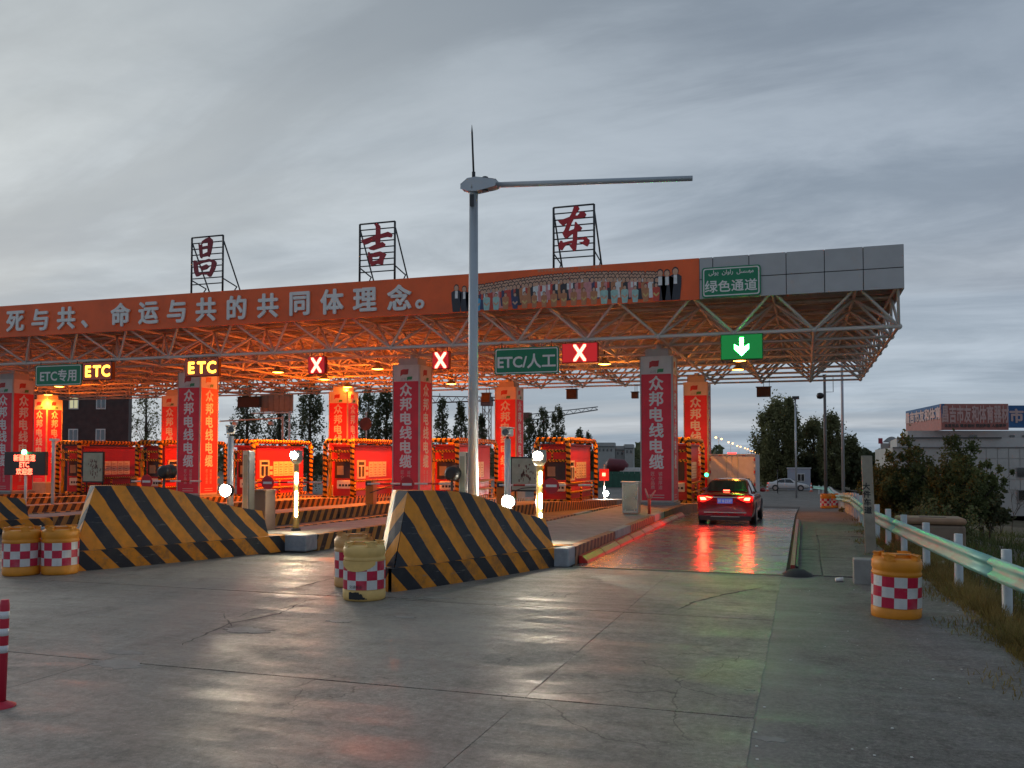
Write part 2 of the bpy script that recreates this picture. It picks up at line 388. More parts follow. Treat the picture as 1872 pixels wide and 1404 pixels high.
def quads_object(name, P, m, parent=None, org=(0, 0, 0)):
    P = np.asarray(P, dtype=np.float32) - np.array(org, dtype=np.float32); n = len(P)
    me = bpy.data.meshes.new(name); me.vertices.add(4 * n); me.vertices.foreach_set('co', P.reshape(-1))
    me.loops.add(4 * n); me.loops.foreach_set('vertex_index', np.arange(4 * n, dtype=np.int32))
    me.polygons.add(n); me.polygons.foreach_set('loop_start', np.arange(0, 4 * n, 4, dtype=np.int32)); me.polygons.foreach_set('loop_total', np.full(n, 4, dtype=np.int32))
    me.materials.append(m); me.update(); me.validate()
    o = bpy.data.objects.new(name, me); COL.objects.link(o)
    if parent: o.parent = parent
    return o
def leaf_quads(C, size, rng=RNG, elong=1.6, droop=0.):
    n = len(C); a = rng.normal(size=(n, 3)); a[:, 2] -= droop; a /= np.linalg.norm(a, axis=1)[:, None]
    b = rng.normal(size=(n, 3)); b = np.cross(a, b); b /= np.linalg.norm(b, axis=1)[:, None]
    s = size * rng.uniform(.6, 1.4, (n, 1))
    return np.stack([C - a * s * elong * .5, C + b * s * .5, C + a * s * elong * .5, C - b * s * .5], 1)

# ------------------------------------------------------------------ palette
M_WHITE = mat('white_paint', (.72, .72, .70), .45, var=.06, dirt=.35, dirtcol=(.3, .28, .25))
M_TRUSS = mat('truss_paint', (.62, .61, .58), .5, var=.12, scale=1.2, dirt=.5, dirtcol=(.25, .2, .16))
M_ROOF = mat('roof_sheet', (.30, .27, .23), .55, var=.15, scale=.6, dirt=.4, dirtcol=(.25, .2, .15))
M_BLACK = mat('black_paint', (.015, .016, .018), .5, var=.2)
M_DKSTEEL = mat('dark_steel', (.03, .032, .038), .5, var=.2)
M_GALV = mat('galvanised', (.42, .46, .50), .42, .35, var=.1, scale=2, dirt=.25, dirtcol=(.2, .21, .22))
M_STEEL = mat('stainless', (.55, .54, .50), .28, .9, var=.08)
M_CONC = mat('concrete', (.27, .26, .245), .85, var=.2, scale=2.5, bump=.4, dirt=.5, dirtcol=(.12, .115, .11))
M_CONC2 = mat('kerb_concrete', (.30, .30, .30), .8, var=.2, scale=3, bump=.3, dirt=.4, dirtcol=(.12, .12, .12))
M_DECK = mat('island_paving', (.24, .235, .22), .75, var=.25, scale=1.8, bump=.4, dirt=.5, dirtcol=(.1, .1, .095))
M_RUBBER = mat('rubber', (.02, .02, .02), .7, var=.2)
M_GLASS = mat('dark_glass', (.02, .022, .025), .08, var=.1, spec=.8)
M_BANNER = mat('red_banner', (.70, .028, .055), .55, var=.10, scale=1.5, dirt=.12, dirtcol=(.3, .03, .03))
M_BANW = mat('banner_white', (.62, .61, .58), .6, var=.08)
M_LETW = mat('letter_white', (.72, .71, .69), .55, var=.04)
M_LETP = mat('letter_pale', (.60, .42, .38), .6, var=.04)
M_FASC = mat('fascia_orange_red', (.80, .115, .02), .5, var=.10, scale=.8, dirt=.2, dirtcol=(.2, .03, .02))
M_FASCG = mat('fascia_grey_panel', (.36, .36, .365), .35, .25, var=.05, scale=2)
M_GREEN = mat('sign_green', (.0, .19, .085), .45, var=.06, emit=(0, .25, .12), es=0.0)
M_LEDBOX = mat('led_housing', (.03, .012, .012), .5, var=.1)
M_BOOTH = mat('booth_red', (.52, .018, .012), .4, var=.08, scale=1, dirt=.2, dirtcol=(.2, .02, .015))
M_YELLOW = mat('yellow_paint', (.75, .36, .015), .45, var=.1, dirt=.2)
M_PIPE = uvmat('striped_pipe', 'stripe', (.78, .36, .02), (.03, .018, .012), .26, .16, .55, wear=.15)
M_STRIPE = uvmat('hazard_stripe_nose', 'stripe', (.76, .27, .008), (.010, .013, .024), .64, 1.0, .5, rough=.5, wear=.38, wearcol=(.06, .055, .05))
M_STRIPE_P = uvmat('hazard_stripe_plinth', 'stripe', (.68, .24, .008), (.012, .014, .022), .64, 1.0, .5, rough=.55, wear=.75, wearcol=(.04, .04, .042))
M_KERB = uvmat('hazard_stripe_kerb', 'stripe', (.42, .20, .04), (.02, .016, .014), .42, -.55, .5, rough=.6, wear=.6, wearcol=(.12, .10, .085))
M_KERBR = uvmat('hazard_stripe_worn', 'stripe', (.34, .17, .09), (.10, .04, .03), .36, -.45, .5, rough=.65, wear=.7, wearcol=(.16, .12, .10))
M_ORANGE = mat('orange_paint', (.65, .16, .01), .5, var=.1)
M_CONCRETE_POST = mat('concrete_post', (.30, .27, .22), .85, var=.15, scale=4, bump=.3, dirt=.4, dirtcol=(.15, .13, .1))

# ------------------------------------------------------------------ ground
def terrain_z(x, y):
    z = gz(y) - .10
    e = 2.6 + max(0, (y - 26)) * .012
    if x > e: z -= 1.45 * min(1., ((x - e) / 5.5)) ** .8 + .25 * math.sin(x * .7 + y * .31) * min(1, (x - e) / 4)
    return z
def build_terrain():
    xs = [-900, -400, -200, -120, -80, -50, -30, -15, -6, 0, 1.5, 2.6] + [2.6 + .7 * i for i in range(1, 16)] + [15, 18, 23, 30, 45, 70, 120, 250, 600, 1200]
    ys = [-60, -20, -5, 0, 4] + [8 + 2.5 * i for i in range(0, 44)] + [122, 135, 155, 190, 250, 350, 600, 1200, 3500]
    v = [(x, y, terrain_z(x, y)) for y in ys for x in xs]; n = len(xs)
    f = [[j * n + i, j * n + i + 1, (j + 1) * n + i + 1, (j + 1) * n + i] for j in range(len(ys) - 1) for i in range(n - 1)]
    m = road_mat('dry_soil', (.11, .085, .052), (.14, .125, .07), .8, .95, .5)
    mb = MB(); mb.add(v, f, 0, smooth=True); structure(mb.build('terrain', m))
build_terrain()
M_RC = road_mat('road_concrete', (.195, .176, .152), (.285, .262, .228), .43, .76, .6, spec=.4)
M_RA = road_mat('asphalt', (.125, .116, .105), (.165, .154, .139), .6, .8, .5, seed=4., spec=.3)
M_RL = road_mat('lane_concrete', (.14, .128, .115), (.20, .185, .165), .20, .34, .3, (2.2, .3), seed=9.)
M_JOINT = mat('joint_filler', (.035, .033, .03), .85, var=.3, scale=6)
def edge_x(y):                                     # right edge of the paved surface
    return float(np.interp(y, [-20, 0, 10, 14, 20, 25, 40, 60, 130], [2.6, 2.55, 2.35, 2.3, 2.15, 1.85, 2.3, 2.6, 3.6]))
def sheet(name, xa, xb, y0, y1, dy, z, m, steps=None):
    """strip of paving that follows the fall of the road; xa, xb functions of y"""
    n = max(2, int((y1 - y0) / dy) + 1); ys = [y0 + (y1 - y0) * i / (n - 1) for i in range(n)]
    mb = MB(); k = 6; v = []
    for y in ys:
        a = xa(y) if callable(xa) else xa; b = xb(y) if callable(xb) else xb
        v += [(a + (b - a) * i / k, y, gz(y) + z) for i in range(k + 1)]
    mb.add(v, [[j * (k + 1) + i, j * (k + 1) + i + 1, (j + 1) * (k + 1) + i + 1, (j + 1) * (k + 1) + i] for j in range(n - 1) for i in range(k)], smooth=True)
    return mb
road = structure(sheet('road', -75, edge_x, -20, 135, 3, -.03, M_RA).build('road', M_RA))
M_RB = road_mat('asphalt_dusty', (.125, .116, .105), (.165, .154, .139), .5, .8, .5, seed=4., spec=.3, blend=True)
structure(sheet('asphalt_shoulder', -.50, edge_x, -19, 17.3, 2, -.004, M_RB).build('asphalt_shoulder', M_RB))
# concrete slabs: real pieces with open joints between them
JY = [-1.6, 3.1, 7.8, 12.5, 17.25]; JX = [-26.4, -21.6, -16.8, -12.05, -7.22, -2.45, -.42]
SK = structure(sheet('toll_plaza_pavement', -26.4, -.42, -1.6, 17.2, 3, -.022, M_JOINT).build('toll_plaza_pavement', M_JOINT))
for i in range(len(JX) - 1):
    for j in range(len(JY) - 1):
        gx, g = .0035, .012; x0, x1, y0, y1 = JX[i] + gx, JX[i + 1] - (gx if i < len(JX) - 2 else 0), JY[j] + g, JY[j + 1] - g
        dz = 0.
        mb = MB()
        # slightly chipped edge outline
        P = []
        def side(a, b, n):
            for k in range(n):
                t = k / n; P.append((a[0] + (b[0] - a[0]) * t + random.uniform(-.005, .005), a[1] + (b[1] - a[1]) * t + random.uniform(-.005, .005)))
        side((x0, y0), (x1, y0), 9); side((x1, y0), (x1, y1), 6)
        if i == len(JX) - 2: P[:] = P[:9] + [(x1 + random.uniform(-.012, .012), y0 + (y1 - y0) * k / 22) for k in range(22)]
        side((x1, y1), (x0, y1), 9); side((x0, y1), (x0, y0), 6)
        mb.poly(P, lambda a, b, d: (a, b, d), dz, -.05)
        mb.build('concrete_slab', M_RC, SK)
LANE = structure(sheet('lane_pavement', -4.5, -.30, 17.3, 60, 2, -.022, M_JOINT).build('lane_pavement', M_JOINT))
yy = 17.35
for k, ln in enumerate([3.3, 3.3, 4.6, 4.6, 4.6, 4.6, 4.6, 4.6]):
    y0, y1 = yy + .012, yy + ln - .012; yy += ln
    mb = MB(); n = 5; v = []
    for q in range(n):
        y = y0 + (y1 - y0) * q / (n - 1); v += [(-4.42, y, gz(y) + .004), (-.36, y, gz(y) + .004)]
    mb.add(v, [[2 * q, 2 * q + 1, 2 * q + 3, 2 * q + 2] for q in range(n - 1)])
    mb.build('lane_slab', M_RL, LANE)
# joint sealed with a raised metal strip where the lane begins
mb = MB(); mb.box(-4.4, -.36, 17.2, 17.28, -.02, .022); structure(mb.build('expansion_joint', mat('worn_strip', (.30, .27, .2), .4, .5)))
# shoulder beside the lane: odd concrete patches
SH_ = structure(sheet('shoulder_pavement', -.2, lambda y: min(edge_x(y) - .1, 1.75), 17.35, 44, 2, -.015, M_RA).build('shoulder_pavement', M_RA))
mb_c = road_mat('patch_concrete', (.12, .11, .098), (.19, .175, .155), .6, .8, .6, seed=2., spec=.3)
for (x0, x1, y0, y1) in [(-.14, .28, 17.5, 22.2), (.31, 1.2, 17.45, 20.6), (.33, 1.15, 20.65, 23.4), (-.14, .3, 22.25, 27.6), (.33, 1.2, 23.45, 26.2), (.33, 1.5, 26.25, 30.0)]:
    P = [(x0 + random.uniform(-.03, .03), y0), ((x0 + x1) / 2, y0 + random.uniform(-.02, .02)), (x1 + random.uniform(-.03, .03), y0), (x1, y1), (x0, y1)]
    MB().poly(P, lambda a, b, d: (a, b, gz(b) + d), random.uniform(0., .006), -.02).build('paving_slab', mb_c, SH_)

# tar-sealed cracks and pale repair patches lying on the slabs
def ribbon(pts, w, z=.0042, jit=.02):
    P = []
    for (a, b) in zip(pts, pts[1:]):
        a = Vector(a); b = Vector(b); k = max(2, int((b - a).length / .12))
        for i in range(k): P.append(a + (b - a) * i / k + Vector((random.uniform(-jit, jit), random.uniform(-jit, jit))))
    P.append(Vector(pts[-1])); L_, R_ = [], []
    for i, p in enumerate(P):
        t = (P[min(i + 1, len(P) - 1)] - P[max(i - 1, 0)]).normalized(); nrm = Vector((-t.y, t.x)); ww = w * random.uniform(.3, 1.1) * min(1, .25 + 3 * min(i, len(P) - 1 - i) / len(P))
        L_.append(p + nrm * ww); R_.append(p - nrm * ww)
    mb = MB(); n = len(P)
    mb.add([(p.x, p.y, z) for p in L_] + [(p.x, p.y, z) for p in R_], [[i, i + 1, n + i + 1, n + i] for i in range(n - 1)])
    return mb
M_TAR = mat('tar', (.03, .029, .028), .7, var=.3, scale=8)
def px_path(l): return [tuple(G(*p)[:2]) for p in l]
cracks = [[(1232, 1118), (1270, 1100), (1330, 1086), (1392, 1074)], [(330, 1180), (420, 1140), (510, 1122), (560, 1098)],
          [(405, 1120), (425, 1145), (445, 1152)], [(420, 1150), (470, 1156), (515, 1150)], 
          [(540, 1075), (590, 1062), (620, 1056)], [(600, 1085), (700, 1092), (860, 1102)], [(430, 1130), (470, 1115), (505, 1118)]]
for k, c in enumerate(cracks):
    tag(ribbon(px_path(c), [.030, .02, .012, .012, .03, .012, .01][k], .0035 + k * .0004).build('pavement_crack', M_TAR, SK), None, None, None)
M_PALE = mat('pale_repair', (.26, .25, .23), .7, var=.2, scale=4, bump=.3, dirt=.7, dirtcol=(.19, .18, .165))
def blob(cx, cy, rx, ry, z=.0048):
    P = [(cx + rx * math.cos(a) * random.uniform(.55, 1.1), cy + ry * math.sin(a) * random.uniform(.55, 1.1)) for a in [2 * math.pi * i / 26 for i in range(26)]]
    return MB().poly(P, lambda a, b, d: (a, b, d), z, z - .003)
for kk, (px, py, rx, ry) in enumerate([(215, 1214, .40, .22), (225, 1192, .3, .12), (640, 1085, .4, .12), (1405, 1350, .16, .08), (800, 1093, .3, .08),
                         (620, 1136, .2, .12), (740, 1128, .2, .08), (1370, 1262, .05, .03), (1478, 1082, .05, .03), (450, 1152, .4, .2)]):
    p = G(px, py)
    if p.x < -.45: blob(p.x, p.y, rx, ry, .0022 + kk * .0003).build('repair_patch', M_PALE, SK)
    else: blob(p.x, p.y, rx, ry, -.001).build('repair_patch', M_PALE, road)
# litter specks on the asphalt
lit = MB()
for i in range(34):
    p = G(random.uniform(1380, 1780), random.uniform(1060, 1390)); r = random.uniform(.004, .012)
    if p.x > edge_x(p.y) - .1: continue
    z0 = .001 if p.x < -.45 else -.006
    lit.box(p.x - r, p.x + r, p.y - r, p.y + r, z0, z0 + .006, rz=random.uniform(0, 3))
stuff(tag(lit.build('litter', mat('paper_scrap', (.6, .6, .58), .8)), 'tiny pale paper scraps strewn over the asphalt shoulder', 'litter'))
p = G(1534, 1063)
cup = MB(); cup.tube([(p.x - .06, p.y, .03), (p.x + .07, p.y + .03, .035)], [.032, .042], 10)
tag(cup.build('paper_cup', mat('paper_cup', (.75, .75, .75), .6)), 'crushed white paper cup lying left of the near barrel', 'cup')

# ------------------------------------------------------------------ toll islands
BXR = [AX(1266, 800, -4.9).x] + [AY(p, 850, 39.).x for p in (1039, 836, 644, 463, 293, 145)]
ISL_Z = .36
def island(k, label):
    if k == 0: right = [(-4.47, 17.7), (-4.47, 36), (-4.5, 62)]; left = [(-7.55, 17.7), (-6.95, 36), (-6.9, 62)]
    else:
        xr = BXR[k] + .14; sk = .95 if k == 1 else 1.25
        right = [(xr - sk, 18.6), (xr, 36.5), (xr, 62)]; left = [(xr - sk - 2.15, 18.6), (xr - 2.05, 36.5), (xr - 2.05, 62)]
    t = thing('toll_island', label, 'traffic island', ((right[0][0] + left[0][0]) / 2, right[0][1], 0), group='toll islands between the lanes')
    deck = MB(); P = [(x - .2, y) for x, y in right] + [(x + .2, y) for x, y in reversed(left)]
    deck.poly(P, lambda a, b, d: (a, b, gz(b) + d), ISL_Z - .012, -.3); deck.build('deck', M_DECK, t)
    for sidep, sg in ((right, 1), (left, -1)):
        for (a, b), (c, d) in zip(sidep, sidep[1:]):
            L_ = d - b; n = max(1, round(L_ / 2.05))
            for i in range(n):
                y0 = b + L_ * i / n + .012; y1 = b + L_ * (i + 1) / n - .012
                if y0 > 48: continue
                if sg < 0 and k != 0 and y0 > 26: continue
                x0 = a + (c - a) * (y0 - b) / L_; x1 = a + (c - a) * (y1 - b) / L_
                jx = random.uniform(-.012, .012); h = ISL_Z + random.uniform(-.012, .012)
                v = []
                for (x, y) in ((x0, y0), (x1, y1)):
                    zz = gz(y); xo = x + jx
                    v += [(xo, y, zz - .3), (xo, y, zz + h), (xo - sg * .2, y, zz + h), (xo - sg * .2, y, zz - .3)]
                uv = [(y0, v[0][2]), (y0, v[1][2]), (y0 + .05, v[2][2]), (y0, 0), (y1, v[4][2]), (y1, v[5][2]), (y1 + .05, v[6][2]), (y1, 0)]
                mb = MB(); mb.add(v, [[0, 4, 5, 1], [1, 5, 6, 2], [0, 1, 2, 3], [4, 7, 6, 5], [2, 6, 7, 3]], 0, uv)
                pl = (k == 0 and i in (2, 5)) 
                mb.build('kerb_block', M_CONC2 if pl else (M_KERBR if k == 0 else M_KERB), t, bevel=.015)
    # grey end block facing the approach
    mb = MB(); (a, b), (c, d) = right[0], left[0]
    mb.box(c, a, b - .55, b - .015, 0, ISL_Z + .02); mb.build('end_block', mat('grey_block', (.30, .33, .37), .6, var=.15, dirt=.4), t, bevel=.03)
    return t, right, left
ILAB = ['toll island with worn red striped kerb left of the red sedan', 'toll island with striped kerb and grey end block in the middle lane entrance',
        'striped toll island behind the middle crash block, carrying a banner column', 'striped toll island between the two red X lanes on the left',
        'striped toll island behind the large left crash block', 'striped toll island right of the green ETC sign', 'striped toll island at the left edge of the picture']
ISL = [island(k, ILAB[k]) for k in range(7)]
# low rubber bars along the car lane's kerb, tail-lamp glow put into their red
BARM = mat('tail_glow_bar', (.62, .03, .022), .35, var=.15, dirt=.3)
BARM2 = mat('tail_glow_bar_pale', (.55, .10, .08), .35, var=.15, dirt=.3)
for i in range(9):
    y0 = 17.9 + i * 1.75; mb = MB()
    z0 = gz(y0); prof = [(0, 0), (.20, 0), (.18, .06), (.08, .15), (0, .17)]
    vv = [(-4.45 + x, y, gz(y) + z) for y in (y0, y0 + 1.68) for x, z in prof]; n = 5
    mb.add(vv, [[j, (j + 1) % n, n + (j + 1) % n, n + j] for j in range(n)] + [[4, 3, 2, 1, 0], [5, 6, 7, 8, 9]])
    tag(mb.build('kerb_guard', BARM if i % 3 != 1 else BARM2, bevel=.012), ['first', 'second', 'third', 'fourth', 'fifth', 'sixth', 'seventh', 'eighth', 'ninth'][i] + ' glow-tinted red kerb guard bar from the near end of the car lane', 'kerb guard', 'glow-tinted red guard bars along the car lane')
# steel edge strip on the right of the lane, tail-lamp glow put into its red, with its rubber end shoe
mb = MB(); mb.box(-.27, -.19, 17.6, 30.5, -.02, .16); 
t = thing('lane_edge_rail', 'low glow-tinted red and black steel edge rail right of the car lane', 'edge rail', (-.23, 17.5, 0))
mb.build('rail', mat('edge_rail_glow_red', (.30, .035, .03), .35, .3, var=.2, dirt=.6), t)
mb = MB(); mb.box(-.18, -.13, 17.6, 30.5, -.02, .14); mb.build('rail_back', M_BLACK, t)
mb = MB(); mb.lathe([(.30, 0), (.26, .06), (.13, .13), (.02, .15)], 14, (-.15, 17.35, -.02)); mb.build('end_shoe', M_RUBBER, t)

# ------------------------------------------------------------------ crash noses at the head of each island
def nose(tip, sx, label, rz=0.):
    t = local(thing('crash_block', label, 'crash barrier', (tip[0], tip[1], 0), rz, 'striped crash blocks at the island heads'))
    Lb = 4.05
    def xr(y): return 1.58 * sx * (max(0., y) / Lb) ** .85
    def xl(y): return float(np.interp(y, [0, .12, .45, 1.2, Lb], [0, -.22, -.5, -.72, -1.0]))
    zt = lambda y: float(np.interp(y, [0, .5, 1.3, 2., 2.8, 3.4, Lb], [1.62, 1.62, 1.57, 1.42, 1.18, 1.05, .95]))
    ys = [Lb * (i / 13) ** 1.15 for i in range(14)]
    for nm, mt in (('body', M_STRIPE), ('plinth', M_STRIPE_P)):
        mb = MB(); pl = nm == 'plinth'; o = .11 if pl else 0.
        ring = {1: [], -1: []}
        for sg, fx in ((1, xr), (-1, xl)):
            s = 0.; prev = None
            for y in ys + ([Lb + .62] if pl else []):
                if pl:
                    B = Vector((fx(min(y, Lb) ) * 1.02 + sg * o + (.12 * sg if y > Lb else 0), y - (o * 1.5 if y < .01 else 0), 0)); T = B.copy(); T.z = .38
                    if y < .01: B.x = T.x = sg * .03
                else:
                    B = Vector((fx(y) + sg * .01, y, .375)); T = Vector((fx(y) * .86 + sg * .05 * (1 if y > 0 else 0), y + .5 * (1 - y / Lb), zt(y)))
                if prev is not None: s += (B - prev).length
                prev = B.copy(); ring[sg].append((B, T, s))
        for sg in (1, -1):
            q = ring[sg]; n = len(q)
            v = [b for b, _, _ in q] + [c for _, c, _ in q]; uv = [(s, b.z) for b, _, s in q] + [(s, c.z) for _, c, s in q]
            mb.add(v, [[i, i + 1, n + i + 1, n + i] for i in range(n - 1)], 0, uv)
        n = len(ring[1]); Ta = [c for _, c, _ in ring[1]]; Tb = [c for _, c, _ in ring[-1]]
        uv = [(s, c.z) for _, c, s in ring[1]] + [(s, c.z) for _, c, s in ring[-1]]
        mb.add(Ta + Tb, [[i, i + 1, n + i + 1, n + i] for i in range(n - 1)], 0, uv)
        a, b = ring[1][-1], ring[-1][-1]
        mb.add([a[0], b[0], b[1], a[1]], [[0, 1, 2, 3]], 0, [(0, 0), (2.4, 0), (2.4, 1), (0, 1)])
        mb.build(nm, mt, t, bevel=.05)
    return t
nose((-6.42, 13.3), 1.0, 'tall black and orange chevron crash block right of the pale yellow barrel')
nose((-13.38, 13.65), 1.04, 'long black and orange striped crash block behind the two left barrels')
nose((AY(64, 930, 20.4).x - 1.75, 16.3), 1.0, 'striped crash block cut by the left edge of the picture')

# ------------------------------------------------------------------ canopy
KC = 1.135
FY, FX1, FX0 = 32.1, 3.25, -58.0
FZ0, FZ1 = 7.84, 9.33
ZB, ZT = 6.74, 8.02                      # bottom and top chord levels of the space frame
BAY = 2.79; NX = 21; NY = 8
X_END, Y_FR = 3.18, 33.4
CAN = thing('toll_canopy', 'wide toll canopy of steel space frame with orange red fascia over all lanes', 'canopy', (-24, 44, 0))
def canopy():
    # roof sheet with ribs, and purlins
    mb = MB(); v = []; f = []; n = 0; x = FX0; i = 0
    while x < FX1 - .1:
        z = 8.42 + (.05 if i % 2 else 0); v += [(x, FY + .12, z), (x, 58.0, z)]; x += .2 if i % 2 else .16; i += 1
    k = len(v) // 2
    mb.add(v, [[2 * j, 2 * j + 2, 2 * j + 3, 2 * j + 1] for j in range(k - 1)]); mb.build('roof_sheet', M_ROOF, CAN)
    y = FY + .5
    while y < 57.8:
        mb = MB(); mb.box(FX0, FX1 - .12, y, y + .07, 8.24, 8.40); mb.build('purlin', M_TRUSS, CAN); y += 1.395
    # fascia: one orange-red banner sheet and grey metal panels
    sx = AY(1278, 500, FY).x
    mb = MB(); mb.box(FX0, sx, FY, FY + .1, FZ0, FZ1); ban = mb.build('fascia_banner', M_FASC, CAN)
    xs = [sx + .006] + [AY(p, 480, FY).x for p in (1303, 1369, 1437, 1507, 1578)] + [FX1]; zm = FZ0 + (FZ1 - FZ0) * .475
    mb = MB(); mb.box(sx, FX1 - .02, FY + .06, FY + .1, FZ0 + .02, FZ1 - .02); mb.build('panel_backing', M_BLACK, CAN)
    for a, b in zip(xs, xs[1:]):
        for z0, z1 in ((FZ0, zm - .012), (zm + .012, FZ1)):
            mb = MB(); mb.box(a + .012, b - .012, FY, FY + .05, z0, z1); mb.build('fascia_panel', M_FASCG, CAN, bevel=.006)
    for z0, z1 in ((FZ0, zm - .012), (zm + .012, FZ1)):
        y = FY + .06
        while y < 57.5:
            mb = MB(); mb.box(FX1 - .05, FX1, y + .012, min(y + 2.6, 58) - .012, z0, z1); mb.build('end_panel', M_FASCG, CAN); y += 2.6
    mb = MB(); mb.box(FX0, FX1 - .06, 57.9, 58.0, FZ0 + .3, FZ1); mb.build('rear_fascia', M_FASCG, CAN)
    mb = MB(); mb.box(FX0, FX1 - .06, FY + .11, 57.88, FZ1 - .18, FZ1 - .1); mb.build('roof_deck', M_ROOF, CAN)
    # slogan letters, cut and proud of the banner
    cz = (FZ0 + FZ1) / 2 - .02
    for ch, px in (('生', -22), ('死', 30), ('与', 75), ('共', 123), ('、', 163), ('命', 222), ('运', 273), ('与', 324), ('共', 378), ('的', 434), ('共', 491), ('同', 549), ('体', 608), ('理', 668), ('念', 731), ('。', 782)):
        X = AY(px, 570, FY).x
        o = text(ch, 1.13 if ch not in '、。' else 1.1, (X, FY - .05, cz if ch not in '、。' else cz - .1), M_LETW, ban, 'letter', bold=.034, ext=.035)
        o.scale = (.95, .95, 1)
        if ch == '、': o.location.x += .12
    # printed group portrait: rows of small figures as flat print on the banner
    gx0, gx1 = AY(825, 540, FY).x, AY(1245, 520, FY).x
    cols = dict(skin=(.38, .22, .15), hair=(.02, .015, .015), suit=(.02, .022, .03), white=(.46, .46, .46), teal=(.22, .36, .34), cyan=(.05, .25, .42), pink=(.40, .17, .17), red=(.36, .04, .025), tan=(.32, .13, .06), navy=(.03, .035, .08), gold=(.38, .27, .10), grey=(.25, .27, .30))
    names = list(cols); mats_ = [mat('print_' + n, tuple(min(.8, q * 1.5) for q in c), .5, var=.12, scale=9) for n, c in cols.items()]
    ix = {n: i for i, n in enumerate(names)}
    mb = MB(); rr = random.Random(5)
    def el(cx, cz_, rx, rz_, d, m, n=9):
        mb.poly([(cx + rx * math.cos(2 * math.pi * i / n), cz_ + rz_ * math.sin(2 * math.pi * i / n)) for i in range(n)], lambda a, b, dd: (a, FY - dd, b), d, d - .0008, ix[m])
    def pg(P, d, m): mb.poly(P, lambda a, b, dd: (a, FY - dd, b), d, d - .0008, ix[m])
    def fig(x, zb, h, d, c, legs=None, vest=None, sit=False):
        w = h * .19 * rr.uniform(.92, 1.15); hd = h * .11
        zs = zb + h * .78
        pg([(x - w * .75, zb), (x + w * .75, zb), (x + w, zb + h * .45), (x + w * 1.05, zs - h * .05), (x + w * .5, zs + h * .02), (x - w * .5, zs + h * .02), (x - w * 1.05, zs - h * .05), (x - w, zb + h * .45)], d, c)
        if legs: pg([(x - w * .7, zb), (x + w * .7, zb), (x + w * .7, zb + h * .38), (x - w * .7, zb + h * .38)], d + .001, legs)
        if vest: pg([(x - w * .3, zs - h * .28), (x + w * .3, zs - h * .28), (x + w * .28, zs), (x - w * .28, zs)], d + .001, vest)
        if sit:
            pg([(x - w * .9, zb + h * .42), (x, zb + h * .25), (x + w * .9, zb + h * .42), (x + w * .6, zb + h * .5), (x, zb + h * .36), (x - w * .6, zb + h * .5)], d + .001, 'gold' if c in ('tan', 'red') else 'skin')
        el(x, zs + h * .125, hd * .95, hd * 1.2, d + .0012, 'hair'); el(x, zs + h * .10, hd * .78, hd, d + .0018, 'skin')
    X = gx0
    wdt = gx1 - gx0
    def top(u): return FZ0 + .92 + .20 * math.sin(math.pi * min(1, max(0, (u - .05) / .95))) + .05 * u
    for row, (n, drop, d, pal) in enumerate([(58, .0, .004, ['grey', 'grey', 'navy', 'white', 'pink', 'grey', 'suit']), (54, .10, .008, ['suit', 'white', 'grey', 'pink', 'red', 'navy']), (48, .22, .012, ['red', 'pink', 'suit', 'white', 'tan', 'navy', 'suit'])]):
        for i in range(n):
            u = (i + .5 + rr.uniform(-.2, .2)) / n; x = gx0 + .9 + (wdt - 1.7) * u
            c = rr.choice(pal); hh = .78 + rr.uniform(-.05, .05)
            fig(x, top(u) - drop - hh + .12, hh, d + .00005 * i, c, vest=rr.choice([None, 'white', 'white', 'red']) if c in ('suit', 'navy', 'pink', 'white') else None)
    pal = ['cyan', 'teal', 'teal', 'tan', 'navy', 'tan', 'tan', 'tan', 'tan', 'tan', 'tan', 'tan', 'tan', 'teal', 'teal', 'teal', 'teal', 'tan', 'red']
    for i, c in enumerate(pal):
        u = (i + .5) / len(pal); x = gx0 + .9 + (wdt - 1.6) * u
        fig(x, FZ0 + .02, .62 + rr.uniform(-.04, .04), .018 + .00005 * i, c, sit=True)
    for x, h in ((gx0 + .22, 1.05), (gx0 + .55, .98), (gx0 + .8, .95), (gx1 - .2, 1.16), (gx1 - .5, 1.1), (gx1 - .75, 1.12)): fig(x, FZ0 + .03, h, .016, 'suit' if h != 1.22 else 'tan', vest='white')
    stuff(mb.build('group_portrait_print', mats_, ban))
    text('铸牢中华民族共同体意识    民族团结一家亲', .13, ((gx0 + gx1) / 2 + .3, FY - .004, FZ1 - .07), mat('faint_gold', (.5, .32, .2), .6), ban, 'small_lettering')

    # space frame
    bot = {(i, j): Vector((X_END - i * BAY, Y_FR + j * BAY, ZB)) for i in range(NX + 1) for j in range(NY + 1)}
    topn = {(i, j): Vector((X_END + BAY / 2 - i * BAY, Y_FR - BAY / 2 + j * BAY, ZT)) for i in range(NX + 2) for j in range(NY + 2)}
    for k in list(topn):
        if k[0] == 0: topn[k].x = X_END - .12
        if k[1] == 0: topn[k].y = FY + .2
    mem = []
    for (i, j), p in bot.items():
        if (i + 1, j) in bot: mem.append(('chord_tube', p, bot[i + 1, j], .075 if j == 0 else .058))
        if (i, j + 1) in bot: mem.append(('chord_tube', p, bot[i, j + 1], .058))
        for a in (0, 1):
            for b in (0, 1): mem.append(('web_tube', p, topn[i + a, j + b], .052))
    for (i, j), p in topn.items():
        if (i + 1, j) in topn: mem.append(('chord_tube', p, topn[i + 1, j], .058))
        if (i, j + 1) in topn: mem.append(('chord_tube', p, topn[i, j + 1], .058))
    unit = MB(); unit.tube([(0, 0, 0), (0, 0, 1)], 1., 8, caps=False); um = unit.mesh('tube_unit', M_TRUSS)
